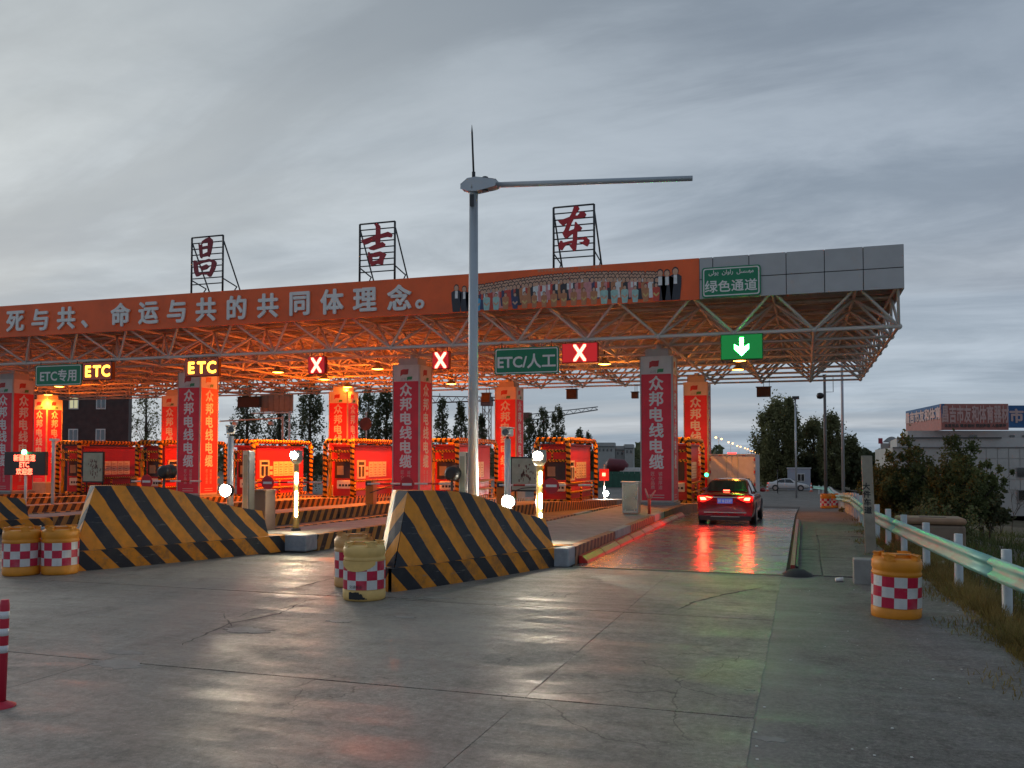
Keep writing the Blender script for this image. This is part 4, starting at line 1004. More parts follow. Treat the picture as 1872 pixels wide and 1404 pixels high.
# ------------------------------------------------------------------ posts, floodlights and cabinets on the near islands
M_FLOOD = emat('flood_lens', (1, .93, .78), 420); M_STRIPLED = emat('strip_led', (1, .86, .52), 60)
def spot(parent, loc, aim, energy, col=(1, .85, .6), size=.06, cone=150):
    ld = bpy.data.lights.new('flood_beam', 'SPOT'); ld.energy = energy; ld.color = col; ld.shadow_soft_size = size; ld.spot_size = R(cone); ld.spot_blend = .8
    o = bpy.data.objects.new('flood_beam', ld); COL.objects.link(o); o.parent = parent
    o.location = Vector(loc) - Vector(WL[parent.name]); o.rotation_euler = Vector(aim).to_track_quat('-Z', 'Y').to_euler()
def camera_post(pole_px, Y, cam_y, fl, label, turn):
    b = AY(pole_px, 900, Y); x, y = b.x, Y; zt = AY(pole_px, cam_y + 12, Y).z; f = AY(fl[0], fl[1], Y)
    t = thing('camera_post', label, 'camera post', (x, y, ISL_Z), group='camera posts with floodlights')
    MB().tube([(x, y, ISL_Z - .02), (x, y, zt)], [.085, .075], 12).build('pole', M_GALV, t)
    MB().lathe([(.15, 0), (.15, .02), (.09, .04)], 12, (x, y, ISL_Z - .01)).build('base_flange', M_GALV, t)
    c = MB(); c.box(-.11, .11, -.26, .2, .05, .24); h = c.build('camera_housing', M_WHITE, t, org=(0, 0, 0), bevel=.04); h.location = Vector((x, y, zt)) - Vector(WL[t.name]); h.rotation_euler = (0, 0, turn); WL[h.name] = (0, 0, 0)
    c = MB(); c.box(-.13, .13, -.33, .2, .24, .265); c.build('sun_shield', M_WHITE, h, org=(0, 0, 0))
    c = MB(); c.tube([(0, -.262, .145), (0, -.30, .145)], .075, 14); c.build('camera_lens', M_GLASS, h, org=(0, 0, 0))
    MB().tube([(x, y, zt - .05), (x, y, zt + .06)], .035, 8).build('camera_bracket', M_DKSTEEL, t)
    MB().tube([(x, y - .05, f.z), (f.x, y - .16, f.z)], .03, 8).build('flood_arm', M_DKSTEEL, t)
    MB().tube([(f.x, y - .12, f.z), (f.x, y - .30, f.z - .01)], [.10, .135], 18).build('flood_housing', M_DKSTEEL, t)
    MB().tube([(f.x, y - .301, f.z - .01), (f.x, y - .312, f.z - .01)], .125, 18).build('flood_lens', M_FLOOD, t)
    spot(t, (f.x, y - .36, f.z), (.18, -1, -.22), 480)
    MB().tube([(f.x, y - .20, f.z), (f.x, y - .36, f.z - .01)], [.15, .165], 18, caps=False).build('flood_hood', M_DKSTEEL, t)
camera_post(928, 19.6, 790, (938, 915), 'pale camera post with blazing floodlight behind the middle crash block', R(8))
camera_post(421, 19.0, 785, (428, 895), 'pale camera post with blazing floodlight behind the left crash block', R(35))
def strip_post(base, head_y, label, strips):
    p = G(base[0], base[1], ISL_Z); x, y = p.x, p.y; zt = AY(base[0], head_y, y).z
    t = thing('strip_light_post', label, 'light post', (x, y, ISL_Z), group='yellow posts with LED strips')
    MB().tube([(x, y, ISL_Z), (x, y, zt - .10)], [.078, .066], 12).build('pole', mat('post_yellow', (.55, .38, .14), .45, var=.12, dirt=.3), t)
    MB().lathe([(.12, -.02), (.12, .02), (.085, .04)], 10, (x, y, ISL_Z + .01)).build('base_flange', M_DKSTEEL, t)
    MB().tube([(x, y, zt - .22), (x, y, zt - .12), (x, y, zt + .12)], [.09, .16, .15], 14).build('lamp_body', mat('lamp_body_grey', (.35, .33, .28), .5), t)
    MB().tube([(x, y - .12, zt), (x, y - .17, zt)], .085, 16).build('lamp_lens', M_FLOOD, t)
    for (a, b) in strips:
        za, zb_ = AY(base[0], a, y).z, AY(base[0], b, y).z
        MB().box(x + .035, x + .075, y - .10, y - .06, min(za, zb_), max(za, zb_)).build('led_strip', M_STRIPLED, t)
    spot(t, (x + .05, y - .25, zt), (.1, -1, -.25), 45); spot(t, (x + .1, y - .16, 1.0), (.3, -1, -.5), 40, (1, .8, .45), .1)
strip_post((986, 991), 833, 'yellow post with glowing strip right of the middle floodlight', [(862, 884), (902, 929), (938, 958)])
strip_post((541, 969), 832, 'yellow post with glowing strip on the grey end block at left', [(864, 884), (898, 926), (928, 944)])
def slab_post(px, Y, top, label):
    p = AY(px, 900, Y); zt = AY(px, top, Y).z
    t = thing('detector_post', label, 'detector post', (p.x, Y, ISL_Z), group='pale detector posts')
    MB().box(p.x - .085, p.x + .085, Y - .13, Y + .13, ISL_Z - .01, zt).build('column', mat('pale_post', (.46, .45, .38), .5, var=.12, dirt=.35), t, bevel=.01)
    MB().box(p.x - .055, p.x + .055, Y - .134, Y - .131, ISL_Z + .3, zt - .1).build('window_strip', mat('smoked', (.25, .26, .2), .25), t)
    MB().box(p.x + .086, p.x + .10, Y - .12, Y + .12, ISL_Z, zt - .02).build('side_cover', M_DKSTEEL, t)
slab_post(849, 18.75, 826, 'pale square detector post just left of the tall mast')
slab_post(454, 18.9, 824, 'pale square detector post right of the left camera post')
def signal(px, py, Y, label):
    p = AY(px, py, Y)
    t = thing('lane_signal', label, 'traffic light', (p.x, Y, ISL_Z), group='round lane signals seen from behind')
    MB().tube([(p.x, Y, ISL_Z - .01), (p.x, Y, p.z - .1)], .03, 8).build('post', M_DKSTEEL, t)
    MB().tube([(p.x, Y - .12, p.z), (p.x, Y - .05, p.z), (p.x, Y + .10, p.z)], [.10, .165, .175], 18).build('lamp_body', M_BLACK, t)
    MB().tube([(p.x, Y + .10, p.z), (p.x + .02, Y + .26, p.z + .01)], [.18, .19], 18, caps=False).build('visor', M_BLACK, t)
    MB().tube([(p.x, Y + .102, p.z), (p.x, Y + .112, p.z)], .15, 16).build('lens', emat('signal_green', (.05, .8, .25), 1.2), t)
signal(826, 866, 18.5, 'round black lane signal above the middle crash block'); signal(300, 863, 18.9, 'round black lane signal above the long left crash block')
# brown cabinet on the second island, stainless cabinet and guide posts on the first
p = G(487, 968, ISL_Z); t = thing('equipment_cabinet', 'brown steel cabinet behind the tail of the left crash block', 'cabinet', p)
zc = AY(487, 897, p.y).z
MB().box(p.x - .30, p.x + .12, p.y - .22, p.y + .22, ISL_Z - .01, zc).build('cabinet_body', mat('cabinet_brown', (.16, .115, .10), .5, var=.12, dirt=.3), t, bevel=.02)
MB().box(p.x + .121, p.x + .128, p.y - .18, p.y + .18, ISL_Z + .08, zc - .06).build('door', mat('cabinet_brown2', (.14, .10, .09), .5), t); MB().box(p.x - .34, p.x + .16, p.y - .26, p.y + .26, zc, zc + .03).build('lid', mat('cabinet_brown3', (.19, .14, .12), .5), t)
p = G(1154, 937, ISL_Z); t = thing('equipment_cabinet', 'stainless steel cabinet left of the front banner column', 'cabinet', p); zc = AY(1154, 882, p.y).z
MB().box(p.x - .27, p.x + .27, p.y - .2, p.y + .25, ISL_Z - .01, zc).build('cabinet_body', M_STEEL, t, bevel=.015)
MB().box(p.x - .23, p.x + .23, p.y - .213, p.y - .201, ISL_Z + .07, zc - .06).build('door', mat('stainless_door', (.48, .46, .38), .22, .9, var=.1), t)
for sx in (-.15, .15):
    for dz in (.10, .50): MB().tube([(p.x + sx, p.y - .22, ISL_Z + dz), (p.x + sx, p.y - .235, ISL_Z + dz)], .022, 10).build('bolt', M_STEEL, t)
MB().box(p.x - .31, p.x + .31, p.y - .24, p.y + .29, zc, zc + .035).build('lid', M_STEEL, t)
p = G(1187, 940, ISL_Z); zc = AY(1187, 893, p.y).z
t = thing('guide_post', 'red and white forked guide post in front of the front banner column', 'guide post', p)
MB().tube([(p.x, p.y, ISL_Z), (p.x + .0, p.y, ISL_Z + .52)], .05, 10).build('stem', uvmat('guide_red', 'stripe', (.55, .07, .03), (.05, .04, .04), .7, 0, .85), t)
for s, k in ((-.13, 0), (.2, .06)): MB().tube([(p.x, p.y, ISL_Z + .45), (p.x + s * .5, p.y, ISL_Z + .62), (p.x + s, p.y, zc - k)], [.04, .035, .02], 8).build('fork_arm', mat('guide_pale', (.6, .25, .2), .5), t)

# ------------------------------------------------------------------ message board, white pole and poster boards
a, b = AY(8, 826, 27.), AY(82, 869, 27.)
t = thing('message_board', 'dark LED message board with three red text lines at far left', 'LED sign', (AY(45, 850, 27.).x, 27., ISL_Z))
cx = (a.x + b.x) / 2
MB().box(a.x, b.x, 27., 27.16, b.z, a.z).build('housing', mat('board_dark', (.06, .035, .035), .5), t, bevel=.02)
em = emat('led_red_text', (1, .10, .05), 5)
for i, s in enumerate(('新疆高速', 'ETC', '欢迎您')): text(s, (a.z - b.z) * .30, (cx, 26.99, a.z - (a.z - b.z) * (.26 + .29 * i)), em, t, 'lettering', bold=.008)
MB().lathe([(.001, .10), (.06, .09), (.09, .02), (.09, -.06), (.001, -.07)], 14, (cx + .03, 26.95, a.z - .02)).build('green_lamp', emat('green_lamp', (.1, 1, .35), 14), t)
MB().tube([(cx, 27.08, ISL_Z - .02), (cx, 27.08, b.z)], .05, 8).build('post', M_WHITE, t)
p = AY(97, 870, 27.6); zt2 = AY(99, 806, 27.6).z
t = thing('white_pole', 'slim white pole with short head beside the red LED message board', 'pole', (p.x, 27.6, ISL_Z))
MB().tube([(p.x, 27.6, ISL_Z - .02), (p.x, 27.6, zt2)], .06, 10).build('pole', M_WHITE, t); MB().box(p.x - .12, p.x + .14, 27.5, 27.75, zt2, zt2 + .09).build('head', M_WHITE, t)
def poster(q, Y, label, sx=1):
    a, b = AY(q[0], q[1], Y), AY(q[2], q[3], Y)
    t = thing('poster_board', label, 'notice board', ((a.x + b.x) / 2, Y, ISL_Z), group='weathered poster boards')
    MB().box(a.x - .06, b.x + .06, Y, Y + .08, b.z - .06, a.z + .06).build('frame', M_BLACK, t)
    sh = MB(); sh.box(a.x, b.x, Y - .012, Y - .002, b.z, a.z); so = sh.build('sheet', mat('poster_sheet', (.42, .40, .29), .6, var=.18, scale=2.5, dirt=.4, dirtcol=(.25, .22, .16)), t)
    rr = random.Random(int(q[0])); m = MB(); w = b.x - a.x; h = a.z - b.z
    for i in range(46):
        u, v = rr.gauss(.58, .16), rr.gauss(.48, .18)
        if not (.1 < u < .92 and .1 < v < .9): continue
        r1, r2 = rr.uniform(.008, .03), rr.uniform(.02, .07); m.box(a.x + w * u - r1, a.x + w * u + r1, Y - .0145, Y - .0128, b.z + h * v - r2, b.z + h * v + r2)
    stuff(m.build('faded_print', mat('poster_ink', (.18, .08, .06), .6), so))
    for x in (a.x + .1, b.x - .1): MB().tube([(x, Y + .12, ISL_Z - .02), (x, Y + .12, a.z)], .035, 8).build('leg', M_DKSTEEL, t)
poster((936, 838, 984, 896), 34., 'weathered beige poster board right of the floodlight post')
poster((153, 828, 187, 880), 34., 'weathered beige poster board above the long left crash block')

# ------------------------------------------------------------------ boxes hanging from the rear edge of the canopy
def hbox(q, Y, label, col=(.05, .03, .02)):
    a, b = AY(q[0], q[1], Y), AY(q[2], q[3], Y)
    t = thing('hanging_box', label, 'signal box', ((a.x + b.x) / 2, Y, b.z), group='boxes hung under the rear canopy edge')
    MB().box(a.x, b.x, Y, Y + .35, b.z, a.z).build('housing', mat('hang_box', col, .5, var=.15), t, bevel=.02)
    MB().box(a.x - .05, b.x + .05, Y - .02, Y + .40, a.z, a.z + .04).build('cover', M_DKSTEEL, t)
    hang(t, ((a.x + b.x) / 2, b.x - .08), Y + .18, a.z, ZB)
hbox((880, 719, 895, 735), 55., 'dark box hung from the rear canopy edge right of the mast'); hbox((1035, 712, 1054, 729), 55., 'dark box hung from the rear canopy edge below the wide red X')
hbox((1154, 717, 1166, 728), 55., 'small pale box hung from the rear canopy edge left of the front column', (.25, .2, .12)); hbox((1336, 709, 1345, 720), 52., 'small box hung beside the larger one behind the green arrow', (.25, .2, .12)) if False else None
hbox((1383, 708, 1409, 725), 54., 'wide dark box hung from the rear canopy edge behind the car lane'); hbox((755, 715, 771, 729), 55., 'dark box hung from the rear canopy edge right of the middle column') if False else None
hbox((434, 726, 474, 744), 60., 'long dark sign box left of the orange lit sign back')

# ------------------------------------------------------------------ anti-collision barrels
def barrel_proto(colour, nm, torn=False):
    t = local(thing('traffic_barrel', 'x', 'barrel', group='plastic crash barrels'))
    m = mat('barrel_' + nm, colour, .5, var=.10, scale=4, dirt=.35, dirtcol=tuple(c * .45 for c in colour), bump=.1)
    r = .325
    prof = [(.001, .004), (r - .03, .0), (r - .005, .02), (r, .06), (r, .15), (r - .012, .165), (r - .012, .60), (r - .004, .615), (r, .63), (r - .012, .655), (r - .012, .675), (r, .695), (r, .79), (r - .02, .825), (r - .07, .84), (.14, .842), (.12, .815), (.001, .815)]
    dr = MB().lathe(prof, 36); k0 = random.uniform(0, 6)
    def dent(v):
        a = math.atan2(v[1], v[0]); q = 1 + .012 * math.sin(2 * a + k0 + v[2] * 4) + .008 * math.sin(5 * a + 9 * v[2] + k0 * 2)
        return (v[0] * q, v[1] * q, v[2])
    dr.v = [dent(v) for v in dr.v]; dr.build('drum', m, t)
    for i in range(4):
        a = R(45 + 90 * i); mb = MB()
        P = [(r - .115, -.06), (r - .03, -.075), (r - .012, 0), (r - .03, .075), (r - .115, .06)]
        mb.poly(P, lambda u, v, d: (u * math.cos(a) - v * math.sin(a), u * math.sin(a) + v * math.cos(a), d), .83, .885); mb.build('lid_lug', m, t, bevel=.018)
    MB().poly([(-.17, -.11), (.17, -.11), (.2, 0), (.17, .11), (-.17, .11), (-.2, 0)], lambda u, v, d: (u, v - .0, d), .842, .88).build('lid_cap', m, t, bevel=.02)
    MB().poly([(-.15, -.03), (.15, -.03), (.16, 0), (.13, .03), (-.13, .03), (-.16, 0)], lambda u, v, d: (u, v - .06, d), .881, .884).build('lid_slot', mat('slot_dark', tuple(c * .2 for c in colour), .7), t)
    n = 36; rb = r - .002; band = MB(); z0, z1 = .175, .60
    o = band
    for j in range(n):
        a0, a1 = 2 * math.pi * j / n, 2 * math.pi * (j + 1) / n
        band.add([(rb * math.cos(a0), rb * math.sin(a0), z0), (rb * math.cos(a1), rb * math.sin(a1), z0), (rb * math.cos(a1), rb * math.sin(a1), z1), (rb * math.cos(a0), rb * math.sin(a0), z1)], [[0, 1, 2, 3]], 0, [(j / n * 12, 0), ((j + 1) / n * 12, 0), ((j + 1) / n * 12, 3), (j / n * 12, 3)], True)
    band.v = [dent(v) for v in band.v]; band.build('checker_band', uvmat('red_white_checker_' + nm, 'checker', (.66, .65, .64), (.55, .008, .05), 1., 1., rough=.35, wear=.35, wearcol=(.35, .3, .3)), t)
    if torn:                                      # lower edge punched in: ragged black hole; faded tape hanging low
        ku = [-.115 + .285 * i / 16 for i in range(17)]; hb_ = [.035 + random.uniform(-.006, .006) for _ in ku]
        ht = [(.145 if u < .06 else .12 if u < .10 else .075 if u < .15 else .055) + random.uniform(-.008, .008) for u in ku]
        mb = MB(); rh = r + .011
        mb.add([(rh * math.sin(u / r), -rh * math.cos(u / r), z) for u, z in zip(ku, hb_)] + [(rh * math.sin(u / r), -rh * math.cos(u / r), z) for u, z in zip(ku, ht)], [[i, i + 1, 18 + i, 17 + i] for i in range(16)])
        mb.build('hole', M_BLACK, t)
        Q = [(-.31, .605), (.31, .605), (.27, .50), (.16, .47), (0, .455), (-.15, .47), (-.25, .50)]
        qq = []
        for (a, b) in zip(Q, Q[1:] + Q[:1]):
            for k in range(5): qq.append((a[0] + (b[0] - a[0]) * k / 5, a[1] + (b[1] - a[1]) * k / 5))
        mb = MB(); ks = [(-.30 + .6 * i / 14) for i in range(15)]
        lo = lambda u: .455 + .10 * (abs(u) / .3) ** 2.2
        mb.add([((r + .010) * math.sin(u / r), -(r + .010) * math.cos(u / r), lo(u)) for u in ks] + [((r + .010) * math.sin(u / r), -(r + .010) * math.cos(u / r), .612) for u in ks], [[i, i + 1, 16 + i, 15 + i] for i in range(14)], smooth=True)
        mb.build('bulged_wall', m, t)
        text('交通畅通', .052, (0, -r - .010, .225), mat('small_ink', (.05, .04, .05), .5), t, 'small_lettering', org=(0, 0, 0))
    return t
bo_ = barrel_proto((.72, .25, .012), 'orange'); by_ = barrel_proto((.74, .28, .022), 'yellow'); bp2 = barrel_proto((.74, .48, .16), 'pale', True); bt_ = barrel_proto((.64, .34, .12), 'tan')
def put(o, px, py, label, rz=0., lean=0., first=False, slope=False):
    p = GR(px, py) if slope else G(px, py)
    o.location = (p.x, p.y + .30, gz(p.y) - (.03 if p.x > -.4 else 0)); o.rotation_euler = (R(lean), R(lean) * .5, rz); o['label'] = label; return o
put(bo_, 1642, 1132, 'orange barrel with red and white checks standing alone by the guardrail', R(20), 1.6)
put(bp2, 649, 1100, 'pale faded barrel with torn black hole at its foot', R(4))
put(bt_, 640, 1076, 'tan barrel half hidden behind the pale torn barrel', R(40)).location.x -= .10
put(by_, 14, 1054, 'yellow checked barrel cut by the left picture edge', R(12))
put(copy_tree(by_), 86, 1052, 'yellow checked barrel touching the long left crash block', R(50))
put(copy_tree(bo_), 1510, 929, 'far orange barrel of a pair near the yellow lit road, left one', R(70), slope=True)
put(copy_tree(bo_), 1526, 928, 'far orange barrel of a pair near the yellow lit road, right one', R(10), slope=True)

# flexible post at the lower left corner
p = G(3, 1292); t = thing('delineator_post', 'red and white flexible delineator post at the lower left corner', 'bollard', (p.x, p.y, 0))
tp = AY(9, 1096, p.y)
MB().lathe([(.12, -.001), (.12, .015), (.07, .035), (.045, .05)], 16, (p.x - .01, p.y, 0)).build('base', mat('post_red', (.55, .02, .05), .5), t)
MB().tube([(p.x - .01, p.y, .03), (tp.x, p.y, tp.z - .05), (tp.x, p.y, tp.z)], [.040, .040, .034], 14).build('tube', mat('post_red', (.55, .02, .05), .5), t)
for k in range(3):
    za = tp.z - .10 - k * .15; zx = lambda z: p.x - .01 + (tp.x - p.x + .01) * (z - .03) / (tp.z - .03)
    MB().tube([(zx(za), p.y, za), (zx(za - .065), p.y, za - .065)], .0415, 14).build('reflective_band', mat('reflective', (.7, .7, .72), .3), t)

# ------------------------------------------------------------------ guardrail on the right
rail_px = [(1487, 888), (1515, 891), (1546, 905), (1579, 925), (1597, 934), (1648, 954), (1700, 975), (1764, 1004), (1872, 1040)]
RP = [GR(px, py, .80) for px, py in rail_px]
RP = RP[:4] + RP[4:]
RP = [Vector((v.x, v.y)) for v in RP]
RP.append(RP[-1] + (RP[-1] - RP[-2]).normalized() * 6)
def rail_pts():
    out = []
    for a, b in zip(RP, RP[1:]):
        n = max(1, int((b - a).length / 1.0))
        for i in range(n): out.append(a + (b - a) * i / n)
    return out + [RP[-1]]
M_RAIL = mat('rail_green', (.22, .52, .46), .38, .1, var=.12, scale=1.5, dirt=.45, dirtcol=(.30, .28, .22))
t = thing('guardrail', 'pale green steel guardrail curving along the right road edge', 'guardrail', (RP[-3].x, RP[-3].y, 0))
pts = rail_pts()
for _ in range(14): pts = [pts[0]] + [(a + b * 2 + c) / 4 for a, b, c in zip(pts, pts[1:], pts[2:])] + [pts[-1]]
prof = [(0, .80), (-.035, .785), (-.075, .74), (-.075, .71), (-.01, .665), (-.005, .635), (-.01, .605), (-.075, .56), (-.075, .53), (-.035, .485), (0, .47)]
seg = 6; i = 0
while i < len(pts) - 1:
    q = pts[i:min(i + seg + 1, len(pts))]; mb = MB(); v = []; n = len(prof)
    for j, c in enumerate(q):
        k = min(i + j, len(pts) - 1); d = (pts[min(k + 1, len(pts) - 1)] - pts[max(k - 1, 0)]).normalized(); nr = Vector((-d.y, d.x))
        if nr.x > 0: nr = -nr
        z0 = gz(c.y)
        v += [(c.x - nr.x * o, c.y - nr.y * o, z0 + z) for o, z in [(a_ * -1 if False else a_, b_) for a_, b_ in [(-(x), z) for x, z in prof]]] if False else [(c.x + nr.x * (-x), c.y + nr.y * (-x), z0 + z + (.004 if i % (2 * seg) else 0)) for x, z in prof]
    mb.add(v, [[j * n + a, j * n + a + 1, (j + 1) * n + a + 1, (j + 1) * n + a] for j in range(len(q) - 1) for a in range(n - 1)], smooth=True)
    o = mb.build('rail_beam', M_RAIL, t); sm = o.modifiers.new('thickness', 'SOLIDIFY'); sm.thickness = .006
    i += seg
acc = 0.; last = None; nposts = 0
M_POST = mat('rail_post', (.46, .52, .55), .5, var=.1, dirt=.4, dirtcol=(.3, .3, .28))
for k in range(1, len(pts)):
    acc += (pts[k] - pts[k - 1]).length
    if acc >= 2.0:
        acc = 0; c = pts[k]; x = c.x + .17; z0 = gz(c.y)
        po = MB().lathe([(.068, -.7), (.068, .90), (.064, .905), (.001, .905)], 12, (x, c.y, z0)).build('post', M_POST, t)
        MB().box(x - .16, x - .05, c.y - .05, c.y + .05, z0 + .50, z0 + .74).build('spacer_block', M_RAIL, po); nposts += 1

# lettered concrete post, block, tank behind the rail
p = G(1592, 1010); tp = AY(1584, 833, p.y)
t = thing('concrete_post', 'tall leaning concrete post with black lettering beside the guardrail', 'post', (p.x, p.y, 0))
mb = MB(); w = .115
mb.add([(p.x - w, p.y - w, -.1), (p.x + w, p.y - w, -.1), (p.x + w, p.y + w, -.1), (p.x - w, p.y + w, -.1), (tp.x - w, p.y - w, tp.z), (tp.x + w, p.y - w, tp.z), (tp.x + w, p.y + w, tp.z), (tp.x - w, p.y + w, tp.z)], [[0, 3, 2, 1], [4, 5, 6, 7], [0, 1, 5, 4], [1, 2, 6, 5], [2, 3, 7, 6], [3, 0, 4, 7]])
mb.build('shaft', M_CONCRETE_POST, t, bevel=.012)
for i, ch in enumerate('大件车道'):
    q = AY(1583.5 + i * 1.2, 889 + i * 14.5, p.y - w); text(ch, .17, (q.x, p.y - w - .004, q.z), mat('black_letter', (.03, .03, .03), .7), t, 'character', bold=.006)
p = G(1586, 1068); t2 = MB(); t2.box(p.x - .22, p.x + .22, p.y, p.y + .38, -.04, .42)
tag(t2.build('concrete_block', M_CONC, bevel=.02), 'low grey concrete block just left of the orange barrel', 'block')
a, b = AY(1642, 947, 24), AY(1766, 960, 24)
t = thing('water_tank', 'long brown rounded plastic tank behind the guardrail', 'tank', ((a.x + b.x) / 2, 24.4, -.3))
MB().box(a.x, b.x, 24., 24.9, -.7, a.z - .16).build('tank_body', mat('tank_brown', (.24, .17, .12), .6, var=.12, dirt=.4), t, bevel=.06)
MB().box(a.x - .02, b.x + .02, 23.97, 24.93, a.z - .15, a.z + .02).build('lid', mat('tank_lid', (.34, .20, .12), .6, var=.15, dirt=.4), t, bevel=.07)
MB().box((a.x + b.x) / 2 - .25, (a.x + b.x) / 2 + .35, 24.2, 24.34, a.z + .022, a.z + .03).build('lid_slot', M_BLACK, t)

# ------------------------------------------------------------------ vehicles
def sedan(label, paint, loc, rz, rear_lit):
    t = local(thing('sedan', label, 'car', loc, rz))
    L_, Wd = 4.75, .915
    ST = [(0.0, .86, .20, .88, .96), (.05, .90, .17, .93, 1.0), (.25, .92, .16, .95, 1.04), (.75, Wd, .19, .95, 1.03), (1.5, Wd, .18, .94, .98), (2.6, Wd, .18, .93, .97), (3.4, Wd, .18, .90, .96), (4.0, .90, .20, .85, .90), (4.5, .86, .24, .74, .78), (4.70, .74, .32, .62, .66), (4.75, .60, .38, .55, .58)]
    v = []; n = 0
    for (y, w, b, s, d) in ST:
        half = [(0, b), (w * .80, b), (w * .97, b + .10), (w, (b + s) * .5), (w * .985, s - .05), (w * .93, s + .01), (w * .80, d), (0, d + .015)]
        ring = half + [(-x, z) for x, z in reversed(half[1:-1])]; n = len(ring); v += [(x, y, z) for x, z in ring]
    f = [[j * n + i, j * n + (i + 1) % n, (j + 1) * n + (i + 1) % n, (j + 1) * n + i] for j in range(len(ST) - 1) for i in range(n)]
    f += [list(range(n)), list(reversed(range((len(ST) - 1) * n, len(ST) * n)))]
    mb = MB(); mb.add(v, f, smooth=True); mb.build('body', paint, t, sub=1)
    # greenhouse
    GS = [(.42, .72, 1.0, .66, 1.01), (.75, .78, .97, .66, 1.16), (1.35, .80, .96, .60, 1.40), (2.0, .80, .95, .60, 1.47), (2.65, .80, .95, .58, 1.44), (3.2, .78, .94, .60, 1.18), (3.65, .74, .92, .66, .97)]
    v = []
    for (y, wb, zb, wt, zt) in GS:
        ring = [(wb, zb - .06), (wb - .01, zb), (wt + .03, zt - .05), (wt - .06, zt), (0, zt + .025), (-wt + .06, zt), (-wt - .03, zt - .05), (-wb + .01, zb), (-wb, zb - .06)]; n = len(ring); v += [(x, y, z) for x, z in ring]
    mb = MB(); mb.add(v, [[j * n + i, j * n + i + 1, (j + 1) * n + i + 1, (j + 1) * n + i] for j in range(len(GS) - 1) for i in range(n - 1)], smooth=True); mb.build('roof', paint, t, sub=1)
    def lerp(y, k): return float(np.interp(y, [g[0] for g in GS], [g[k] for g in GS]))
    def gl(pts, nm, o=.014):
        v = [Vector(p) for p in pts]; nn = (v[1] - v[0]).cross(v[2] - v[0]).normalized()
        if nn.z < 0: nn = -nn
        mb = MB(); mb.add([p + nn * o for p in v], [list(range(len(v)))]); mb.build(nm, M_GLASS, t)
    gl([(-.66, .50, 1.05), (.66, .50, 1.05), (.60, .78, 1.185), (.545, 1.22, 1.375), (-.545, 1.22, 1.375), (-.60, .78, 1.185)][:2] + [(.545, 1.22, 1.375), (-.545, 1.22, 1.375)], 'rear_window', .03)
    gl([(-.66, 3.55, 1.03), (.66, 3.55, 1.03), (.545, 2.78, 1.41), (-.545, 2.78, 1.41)], 'windshield', .03)
    for sg in (1, -1):
        for (ya, yb) in ((1.02, 1.95), (2.02, 3.05)):
            q = []
            for y, up in ((ya, 0), (yb, 0), (yb, 1), (ya, 1)):
                if up: yy_ = min(max(y, 1.35), 2.6)
                else: yy_ = y
                wb, zb, wt, zt = lerp(yy_, 1), lerp(yy_, 2), lerp(yy_, 3), lerp(yy_, 4)
                q.append((sg * (wb + .01), yy_, zb + .02) if not up else (sg * (wt + .045), yy_, zt - .075))
            mb = MB(); mb.add(q, [[0, 1, 2, 3]]); mb.build('side_window', M_GLASS, t)
        mb = MB(); mb.lathe([(.02, -.05), (.07, -.04), (.09, 0), (.07, .05), (.02, .07)], 10); o = mb.build('wing_mirror', paint, t, org=(0, 0, 0)); o.location = (sg * .99, 3.0, 1.03); o.scale = (1.15, .8, 1.15)
        for y in (.88, 3.78):
            w = MB(); w.tube([(sg * (Wd - .22), y, .32), (sg * (Wd - .004), y, .32)], .32, 24); wo = w.build('wheel', M_RUBBER, t)
            w = MB(); w.tube([(sg * (Wd - .003), y, .32), (sg * (Wd + .012), y, .32)], .215, 20); w.build('rim', mat('alloy', (.35, .35, .36), .3, .8), wo)
            w = MB(); w.tube([(sg * (Wd - .1), y, .34), (sg * (Wd + .006), y, .34)], .375, 24); w.build('wheel_arch', M_BLACK, t)
        # lamps
        lamp = emat('tail_lamp_on', (1, .05, .02), 34) if rear_lit else mat('tail_lamp_off', (.25, .01, .01), .2)
        P = [(.36, .90), (.72, .945), (.87, .92), (.86, .76), (.70, .735), (.50, .80)]
        mb = MB(); mb.poly([(sg * a, b) for a, b in P], lambda a, b, d: (a, d + .12 * max(0, (abs(a) - .5)), b), -.035, .06); lo = mb.build('tail_lamp', mat('tail_lens', (.35, .01, .012), .15, emit=(1, .015, .008), es=1.3 if rear_lit else 0), t, bevel=.01)
        mb = MB(); mb.poly([(sg * a, b) for a, b in [(.58, .81), (.76, .80), (.79, .89), (.63, .89)]], lambda a, b, d: (a, d + .12 * max(0, (abs(a) - .5)), b), -.05, -.04); mb.build('lamp_core', lamp, lo)
        mb = MB(); mb.poly([(sg * a, b) for a, b in [(.42, .875), (.60, .905), (.60, .915), (.42, .89)]], lambda a, b, d: (a, d, b), -.05, -.04); mb.build('lamp_edge', lamp, lo)
        mb = MB(); mb.poly([(sg * a, b) for a, b in [(.42, .60), (.78, .64), (.80, .72), (.50, .68)]], lambda a, b, d: (a, 4.66 + d - .35 * (abs(a) - .42), b), 0, .06); mb.build('head_lamp', mat('head_lens', (.6, .62, .65), .1), t)
    MB().box(-.40, .40, -.045, -.01, .885, .91).build('chrome_strip', M_STEEL, t)
    MB().box(-.235, .235, -.05, -.02, .70, .86).build('licence_plate', mat('plate_blue', (.03, .07, .35), .3, emit=(.18, .25, .8), es=.25 if rear_lit else 0), t)
    text('新 B·2337', .105, (0, -.054, .78), M_LETW, t, 'plate_lettering', bold=.003, org=(0, 0, 0))
    MB().box(-.80, .80, -.025, .05, .16, .30).build('lower_bumper', M_BLACK, t); MB().box(-.66, .66, -.045, -.02, .40, .425).build('bumper_trim', M_STEEL, t)
